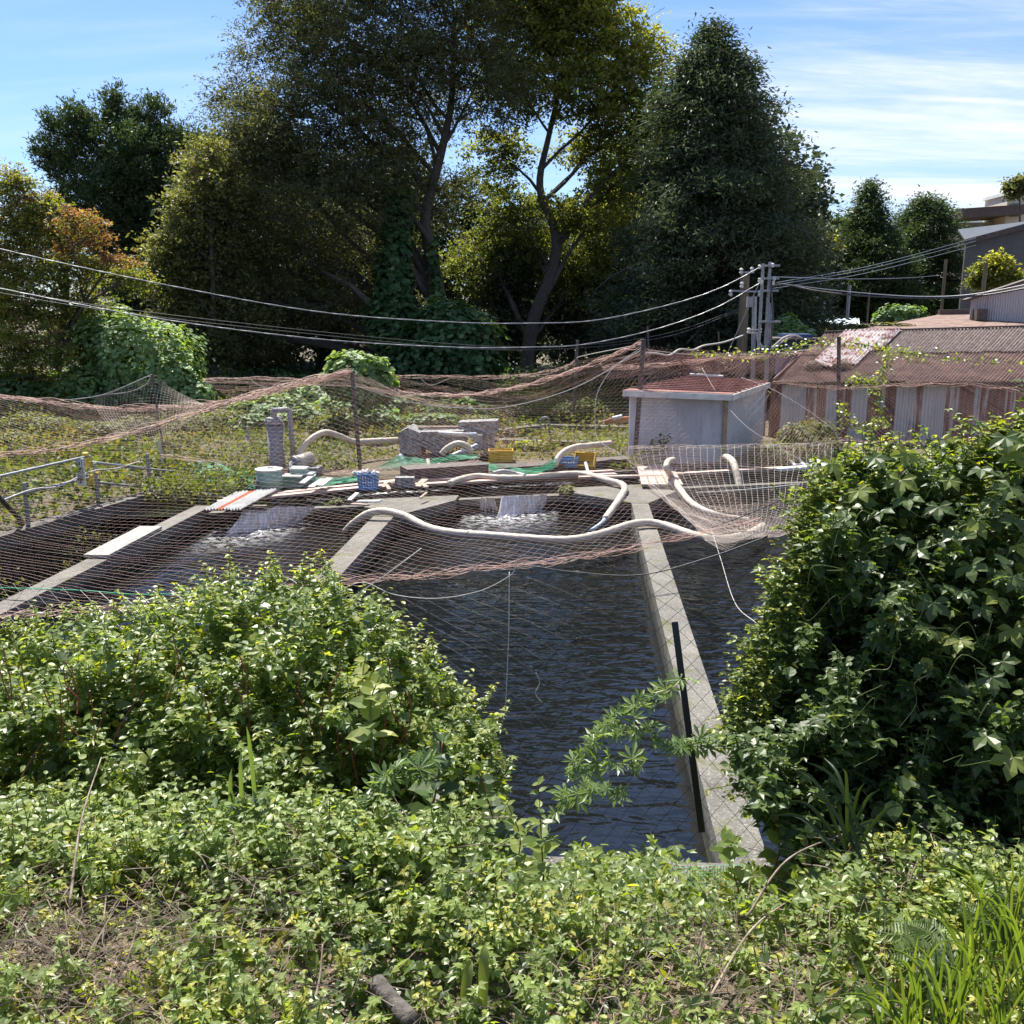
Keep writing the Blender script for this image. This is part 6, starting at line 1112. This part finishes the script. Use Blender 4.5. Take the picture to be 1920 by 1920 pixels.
vine('grey-green lobed vine creeping at the foot of the left thicket', [[(640, 1600, 2.95), (690, 1520, 3.0), (740, 1450, 3.05), (820, 1430, 3.1)], [(400, 1530, 2.95), (470, 1510, 2.95), (560, 1540, 2.9)], [(200, 1580, 2.8), (300, 1570, 2.8), (360, 1600, 2.75)]], 'melon', 'lf_pale', .062, (640, 1600, 2.95), (.1, .3, .5))
# right thicket
rx_ = np.array([1380, 1415, 1450, 1480, 1515, 1540, 1580, 1640, 1720, 1800, 1850, 1890, 1960]); ry_ = np.array([1370, 1275, 1145, 1080, 965, 905, 878, 866, 872, 858, 830, 812, 800])
def right_pts(n, dep, bias=1.0):
    px = rng.uniform(1380, 1985, n); top = np.interp(px, rx_, ry_) + 12 * np.sin(px * .07) + 5 * np.sin(px * .19); bot = np.interp(px, [1380, 1430, 1500, 1620, 1990], [1400, 1520, 1600, 1650, 1650])
    t = rng.random(n) ** bias; py = top + (bot - top) * t; Y = 4.15 - .95 * t ** .8 + .17 * np.sin(px * .023) * np.sin(py * .019 + 1) + .10 * np.sin(px * .05 + py * .04) + rng.uniform(dep[0], dep[1], n); return px, py, Y, t
rt_ = thing('vine_thicket', 'tall shaded thicket of hop-like vines on the right', 'thicket', (1.3, 3.6, 1.8)); m = MB(); s_ = MB()
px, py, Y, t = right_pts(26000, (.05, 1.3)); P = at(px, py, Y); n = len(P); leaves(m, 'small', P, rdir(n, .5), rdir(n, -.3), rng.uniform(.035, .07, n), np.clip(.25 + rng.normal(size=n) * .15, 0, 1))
px, py, Y, t = right_pts(9500, (-.14, .10)); P = at(px, py, Y); n = len(P); nr = np.array([-.12, -.25, .85]) + rng.normal(size=(n, 3)) * .45; d = np.array([0, -.35, -.6]) + rng.normal(size=(n, 3)) * .6; sel = rng.random(n); edge = np.maximum(np.clip((1520 - px) / 140, 0, 1), np.clip(1 - t * 6, 0, 1) * .8)  # edge puts sunlit yellow into the leaf tint along top and left
for kd, a, b in (('ovate', 0, .40), ('wide', .40, .75), ('palm3', .75, .9), ('palm5', .9, 1)):
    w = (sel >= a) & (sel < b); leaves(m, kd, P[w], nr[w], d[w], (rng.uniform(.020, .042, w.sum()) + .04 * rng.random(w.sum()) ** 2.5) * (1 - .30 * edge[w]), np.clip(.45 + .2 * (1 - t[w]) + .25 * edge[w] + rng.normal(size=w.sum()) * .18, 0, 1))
for kd, nn, sz in (('ovate', 480, .050), ('wide', 420, .050), ('palm3', 240, .05), ('palm5', 120, .065)):
    px, py, Y, t = right_pts(nn, (-.20, .04)); P = at(px, py, Y); u = unit(np.array([-.15, -.4, .7]) + rng.normal(size=(len(P), 3)) * .45); sprigs(m, s_, P - u * .06, u, 8, kd, sz, .55)
px = rng.uniform(1380, 1985, 330); P = at(px, np.interp(px, rx_, ry_) + rng.uniform(-12, 40, 330), 4.1); u = unit(np.array([-.1, -.15, 1]) + rng.normal(size=(330, 3)) * .4); sprigs(m, s_, P - u * .05, u, 6, 'ovate', .048, .85)
py_ = rng.uniform(900, 1480, 300); P = at(np.interp(py_, [868, 895, 950, 1070, 1135, 1260, 1350, 1480], [1575, 1535, 1510, 1475, 1450, 1405, 1380, 1400]) + rng.uniform(-10, 60, 300), py_, 3.9 - (py_ - 900) / 900); u = unit(np.array([-.8, -.2, .3]) + rng.normal(size=(300, 3)) * .5); sprigs(m, s_, P - u * .05, u, 8, 'ovate', .036, .85)
px = rng.uniform(1400, 1980, 80); P = at(px, np.interp(px, rx_, ry_) + rng.uniform(0, 120, 80), 4.0); u = unit(np.array([-.2, -.4, .7]) + rng.normal(size=(80, 3)) * .7); sprigs(m, s_, P, u, 11, 'palm3', .042, .8)
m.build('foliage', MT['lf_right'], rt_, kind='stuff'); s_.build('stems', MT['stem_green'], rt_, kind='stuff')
px, py, Y, t = right_pts(280, (-.2, -.06)); P = at(px, py, Y); n = len(P); nr = np.array([-.1, -.6, .75]) + rng.normal(size=(n, 3)) * .3; d = np.array([0, -.4, -.6]) + rng.normal(size=(n, 3)) * .5
leaf_parts(rt_, 'wide', 'lf_right', P[:150], nr[:150], d[:150], rng.uniform(.05, .08, n), (.3, .45, .6)); leaf_parts(rt_, 'ovate', 'lf_right', P[150:200], nr[150:200], d[150:200], rng.uniform(.05, .08, n), (.4, .6, .95))
bigx = [(1640, 858), (1700, 850), (1760, 950), (1700, 935), (1790, 1000), (1830, 985), (1895, 915), (1560, 870), (1770, 1100), (1805, 1110), (1870, 1120), (1900, 1080), (1840, 1140), (1880, 1240), (1860, 1270), (1650, 960), (1900, 860), (1885, 820), (1750, 1130), (1840, 880), (1610, 920), (1720, 1030), (1900, 980), (1690, 900), (1880, 1330), (1820, 1060), (1660, 1120), (1860, 940), (1780, 900), (1900, 1180), (1800, 1200), (1740, 1180), (1680, 1010), (1590, 960), (1850, 1380), (1790, 1310), (1900, 1420), (1620, 1060)]
P = np.array([at(x, y, 4.0 - (y - 840) / 800 - .25) for x, y in bigx]); n = len(P); leaf_parts(rt_, 'big5', 'lf_right', P, np.array([-.1, -.55, .85]) + rng.normal(size=(n, 3)) * .25, np.array([0, -.7, -.4]) + rng.normal(size=(n, 3)) * .4, rng.uniform(.055, .085, n), (.6, .75, .9))
P = at(px[200:254], py[200:254], Y[200:254]); leaf_parts(rt_, 'palm5', 'lf_right', P, nr[200:254], d[200:254], rng.uniform(.055, .08, 54), (.45, .6, .75))
for i in range(26):
    x0 = rng.uniform(1480, 1900); y0 = rng.uniform(950, 1450); Yv = 3.75 - (y0 - 840) / 800; C = cat_rom([at(x0 + j * rng.uniform(10, 40), y0 + rng.normal() * 25 - 10 * j, Yv) for j in range(4)], 4); mm = MB(); mm.tube(C, .0012, 5); mm.build('tendril', MT['stem_green'], rt_)
# arching blades
def blades(name, label, base, tips, w, mat, tn, cat='grass clump'):
    b = np.array(base); root = thing(name, label, cat, b)
    for tp_ in tips:
        tp_ = np.array(tp_); b2 = b + rng.normal(size=3) * [.03, .03, 0]; mid = b2 * .45 + tp_ * .55 + np.array([0, 0, .22 * np.linalg.norm(tp_ - b2)]); C = cat_rom([b2, mid, tp_], 5); n = len(C)
        T = unit(np.gradient(C, axis=0)); S = unit(np.cross(T, np.array([.15, -1, .3]))); ww = w * np.sin(np.linspace(.9, math.pi, n))[:, None]; nn = np.cross(S, T)
        V = np.concatenate([C - S * ww / 2 + nn * ww * .12, C - nn * .002, C + S * ww / 2 + nn * ww * .12]); i = np.arange(n - 1); mm = MB()
        mm.add(V, np.concatenate([np.stack([i, i + n, i + n + 1, i + 1], -1), np.stack([i + n, i + 2 * n, i + 2 * n + 1, i + n + 1], -1)]), np.clip(tn + rng.normal() * .2, 0, 1)); mm.build('blade', MT[mat], root, True)
blades('strap_leaf_plant', 'dark arching strap leaves at the foot of the right thicket', at(1600, 1590, 2.75), [at(x, y, 2.78 + rng.normal() * .1) for x, y in ((1490, 1440), (1505, 1425), (1540, 1415), (1440, 1530), (1470, 1500), (1580, 1440), (1650, 1480), (1690, 1560), (1500, 1480), (1560, 1500), (1620, 1470), (1700, 1510))], .012, 'lf_shaded', .3, 'plant')
blades('strap_leaf_plant', 'upright pale strap leaves in front of the left thicket', at(440, 1560, 2.95), [at(x, y, 3.0) for x, y in ((452, 1405), (435, 1440), (462, 1360), (420, 1470))], .015, 'lf_pale', .1, 'plant')
blades('strap_leaf_plant', 'short upright strap leaves right of the foot of the left thicket', at(590, 1650, 2.7), [at(x, y, 2.75) for x, y in ((610, 1545), (580, 1570), (640, 1560))], .013, 'lf_grass', .25, 'plant')
blades('strap_leaf_plant', 'small strap leaf pair below the dark broad-leaved shoot', at(780, 1620, 2.7), [at(x, y, 2.75) for x, y in ((802, 1560), (760, 1570))], .013, 'lf_grass', .3, 'plant')
blades('strap_leaf_plant', 'single bright green blade standing up near the bottom centre', at(872, 1868, 2.05), [at(910, 1765, 2.1), at(885, 1800, 2.1)], .026, 'lf_grass', .7, 'plant')
GB = [(1780, 1960, 'bright grass clump at the bottom right corner'), (1870, 1950, 'bright grass clump at the right end of the bottom edge'), (1700, 1965, 'sparse grass clump left of the bright clumps'), (1890, 1800, 'tall grass clump at the right edge'), (1820, 1850, 'grass clump between fern and right edge'), (1930, 1870, 'grass clump cut by the right edge of the view')]
for x, y, lab in GB:
    Yv = 1.80 + (1960 - y) / 600; blades('grass_clump', lab, at(x, y, Yv), [at(x + rng.normal() * 75, y - rng.uniform(60, 215), Yv + rng.normal() * .09) for _ in range(19)], .0068, 'lf_grass', .6)
def fern(label, base, tips):
    root = thing('fern', label, 'fern', at(*base)); b = at(*base)
    for tp_ in tips:
        e = at(*tp_); C = cat_rom([b, (b + e) / 2 + [0, 0, .03], e], 12); mm = MB(); mm.tube(C, .0012, 4); mm.build('stalk', MT['stem_green'], root); k = len(C); ax = unit(e - b); sd = unit(np.cross(ax, [0, -.4, 1]))
        for s in (1, -1):
            L_ = .045 * np.sin(np.linspace(.5, math.pi - .1, k)); mf = MB(); leaves(mf, 'slim', C, np.tile([0, -.4, .9], (k, 1)) + rng.normal(size=(k, 3)) * .12, np.tile(sd * s + ax * .35, (k, 1)), L_ * 1.2, .65); mf.build('frond', MT['lf_grass'], root)
fern('pale yellow-green fern beside the grass on the right', (1795, 1820, 2.15), [(1640, 1745, 2.25), (1700, 1730, 2.25), (1740, 1790, 2.15), (1660, 1790, 2.15)])
fern('darker fern lower down between weeds and grass', (1770, 1860, 2.0), [(1700, 1830, 2.05), (1720, 1870, 2.0), (1790, 1825, 2.05)])
fern('feathery fern high at the right edge', (1900, 1790, 2.2), [(1840, 1690, 2.3), (1880, 1660, 2.3), (1920, 1700, 2.3), (1800, 1700, 2.3)])
# ground cover, litter and dead stems
def bank(n, x0=-2.6, x1=2.3, y0=1.25, y1=3.4): x = rng.uniform(x0, x1, n); y = rng.uniform(y0, y1, n); return np.stack([x, y, gz(x, y)], -1)
def bare(P):                       # dry patches on the bank
    a = np.exp(-(((P[:, 0] + 1.35) / .42) ** 2 + ((P[:, 1] - 2.1) / .5) ** 2)); b = np.exp(-(((P[:, 0] - .32) / .38) ** 2 + ((P[:, 1] - 2.15) / .16) ** 2)); c = np.exp(-(((P[:, 0] - 1.3) / .5) ** 2 + ((P[:, 1] - 2.75) / .25) ** 2))
    return np.clip(1.0 * a + .9 * b + .6 * c + .25 * wob(P, 1, 5.0, 1), 0, 1)
def gap(P): return np.exp(-((P[:, 0] - .25) / .55) ** 4) * (P[:, 1] > 2.45)
def clumps(P): return np.clip(wob(P, 1, 4.6, 2) + .8 * wob(P, 1, 9.5, 6) + .35, 0, 1.8)
m = MB(); st2 = MB(); P = bank(30000); P = P[(rng.random(len(P)) > bare(P) * .92) & (rng.random(len(P)) > gap(P))]; n = len(P); P[:, 2] += rng.random(n) * (.015 + .085 * clumps(P)); sel = rng.random(n); nr = np.array([0, -.15, 1.]) + rng.normal(size=(n, 3)) * .6; d = rdir(n)
tv = np.clip(.50 + .25 * wob(P, 1, 3.1, 4) + rng.normal(size=n) * .22, 0, 1)
for kd, a, b in (('palm3', 0, .35), ('small', .35, .75), ('palm5', .75, .93), ('round', .93, 1)):
    w = (sel >= a) & (sel < b); leaves(m, kd, P[w], nr[w], d[w], rng.uniform(.016, .036, w.sum()) + .035 * rng.random(w.sum()) ** 3, tv[w])
P = bank(4200, -2.4, 2.2, 1.25, 2.9); P = P[(rng.random(len(P)) > bare(P) * .88) & (rng.random(len(P)) > gap(P)) & (rng.random(len(P)) < .25 + .6 * clumps(P))]; P[:, 2] += .05 * clumps(P); u = unit(np.array([0, -.1, 1]) + rng.normal(size=(len(P), 3)) * .4); q_ = rng.random(len(P))
for kd, a, b, z_, k_, tn_ in (('palm3', 0, .40, .030, 8, .85), ('ovate', .40, .7, .030, 8, .75), ('palm5', .7, 1, .042, 7, .6)): w = (q_ >= a) & (q_ < b); sprigs(m, st2, P[w], u[w], k_, kd, z_, tn_)
P = bank(420, -2.4, -.35, 2.55, 3.3); P[:, 2] += .04; u = unit(np.array([0, -.15, 1]) + rng.normal(size=(len(P), 3)) * .4); q_ = rng.random(len(P))
for kd, a, b, z_, k_, tn_ in (('palm3', 0, .4, .042, 9, .6), ('ovate', .4, .75, .045, 10, .6), ('palm5', .75, 1, .05, 8, .5)): w = (q_ >= a) & (q_ < b); sprigs(m, st2, P[w], u[w], k_, kd, z_, tn_)
P = bank(260, .75, 2.2, 2.55, 3.1); u = unit(np.array([0, -.15, 1]) + rng.normal(size=(len(P), 3)) * .4); sprigs(m, st2, P, u, 9, 'ovate', .042, .5)
P = bank(1100, -1.2, 1.9, 2.35, 3.3); P = P[rng.random(len(P)) > gap(P) * .7]; u = unit(np.array([0, -.1, 1]) + rng.normal(size=(len(P), 3)) * .4); sprigs(m, st2, P, u, 7, 'ovate', .036, .55)
P = bank(13000, -.75, 1.45, 2.5, 6.2); P[:, 2] = np.minimum(P[:, 2] + rng.random(len(P)) * .5, np.maximum(P[:, 2] + .02, 4 - (.630 + .022 * sst(.3, .6, P[:, 0])) * P[:, 1] - .06 + .06 * np.sin(P[:, 0] * 9) + .05 * np.sin(P[:, 0] * 23 + 1) + .07 * rng.random(len(P)) ** 3)); n = len(P)
h_ = n // 2; nr = np.array([0, -.1, 1.]) + rng.normal(size=(n, 3)) * .5; d = rdir(n); sz = rng.uniform(.018, .045, n); tn = np.clip(.55 + rng.normal(size=n) * .2, 0, 1)
leaves(m, 'ovate', P[:h_], nr[:h_], d[:h_], sz[:h_], tn[:h_]); leaves(m, 'palm3', P[h_:], nr[h_:], d[h_:], sz[h_:], tn[h_:])
m.build('ground_cover', MT['lf_cover'], kind='stuff'); st2.build('ground_cover_stems', MT['stem_green'], kind='stuff')
m = MB(); P = bank(42000); P = P[rng.random(len(P)) < .35 + .65 * bare(P)]; n = len(P); P[:, 2] += rng.random(n) * .03; leaves(m, 'rh', P, np.array([0, 0, 1.]) + rng.normal(size=(n, 3)) * .4, rdir(n), rng.uniform(.006, .026, n), .5); m.build('leaf_litter', MT['litter'], kind='stuff')
m = MB()
def deadstems(n, cx, cy, sx, sy, ln):
    for i in range(n):
        x, y = cx + rng.normal() * sx, cy + rng.normal() * sy; a = rng.random() * math.pi; l = ln * rng.uniform(.4, 1.2); p = np.array([x, y, gz(x, y) + .015 + rng.random() * .06]); q = p + [math.cos(a) * l, math.sin(a) * l * .7, rng.normal() * .04]; q[2] = max(q[2], gz(q[0], q[1]) + .01)
        m.tube(cat_rom([p, (p + q) / 2 + rng.normal(size=3) * .02 + [0, 0, .015], q], 4), rng.uniform(.0006, .0018), 4, False)
deadstems(900, -1.3, 2.1, .4, .4, .24); deadstems(450, -1.1, 2.9, .6, .25, .28); deadstems(450, .35, 2.15, .4, .2, .12); deadstems(420, 1.3, 2.8, .45, .3, .3); deadstems(160, .2, 2.3, 1.0, .5, .25)
m.build('dry_stems', MT['twig'], kind='stuff')
for i, (a, b, lab) in enumerate((((1320, 1890, 2.1), (1492, 1680, 2.6), 'long pale dead stalk leaning across the bank right of centre'), ((1600, 1810, 2.3), (1630, 1650, 2.6), 'bent pale twig right of the leaning stalk'), ((585, 1900, 2.0), (605, 1770, 2.15), 'curved pale twig standing near the bottom left'), ((130, 1700, 2.3), (190, 1420, 2.9), 'thin pale dead stalk rising at the far left'), ((260, 1900, 2.0), (200, 1660, 2.4), 'long dead stalk lying at the bottom left'), ((1400, 1720, 2.5), (1590, 1560, 2.8), 'arched brown twig in front of the right thicket'))):
    A, B = at(*a), at(*b); mm = MB(); mm.tube(cat_rom([A, (A + B) / 2 + rng.normal(size=3) * .03, B], 8), np.linspace(.0045, .002, 17), 6); tag(mm.build('dead_stalk', MT['twig'], smooth=True), lab, 'twig')
a, b = lev(705, 1830, 2.30), lev(775, 1905, 2.30); mm = MB(); mm.tube(np.linspace(a, b, 9) + [0, 0, -.022], .020 + .005 * rng.random(9), 14); tag(mm.build('log_piece', MT['bark'], smooth=True), 'short weathered grey log lying in the ground cover near the bottom', 'log')
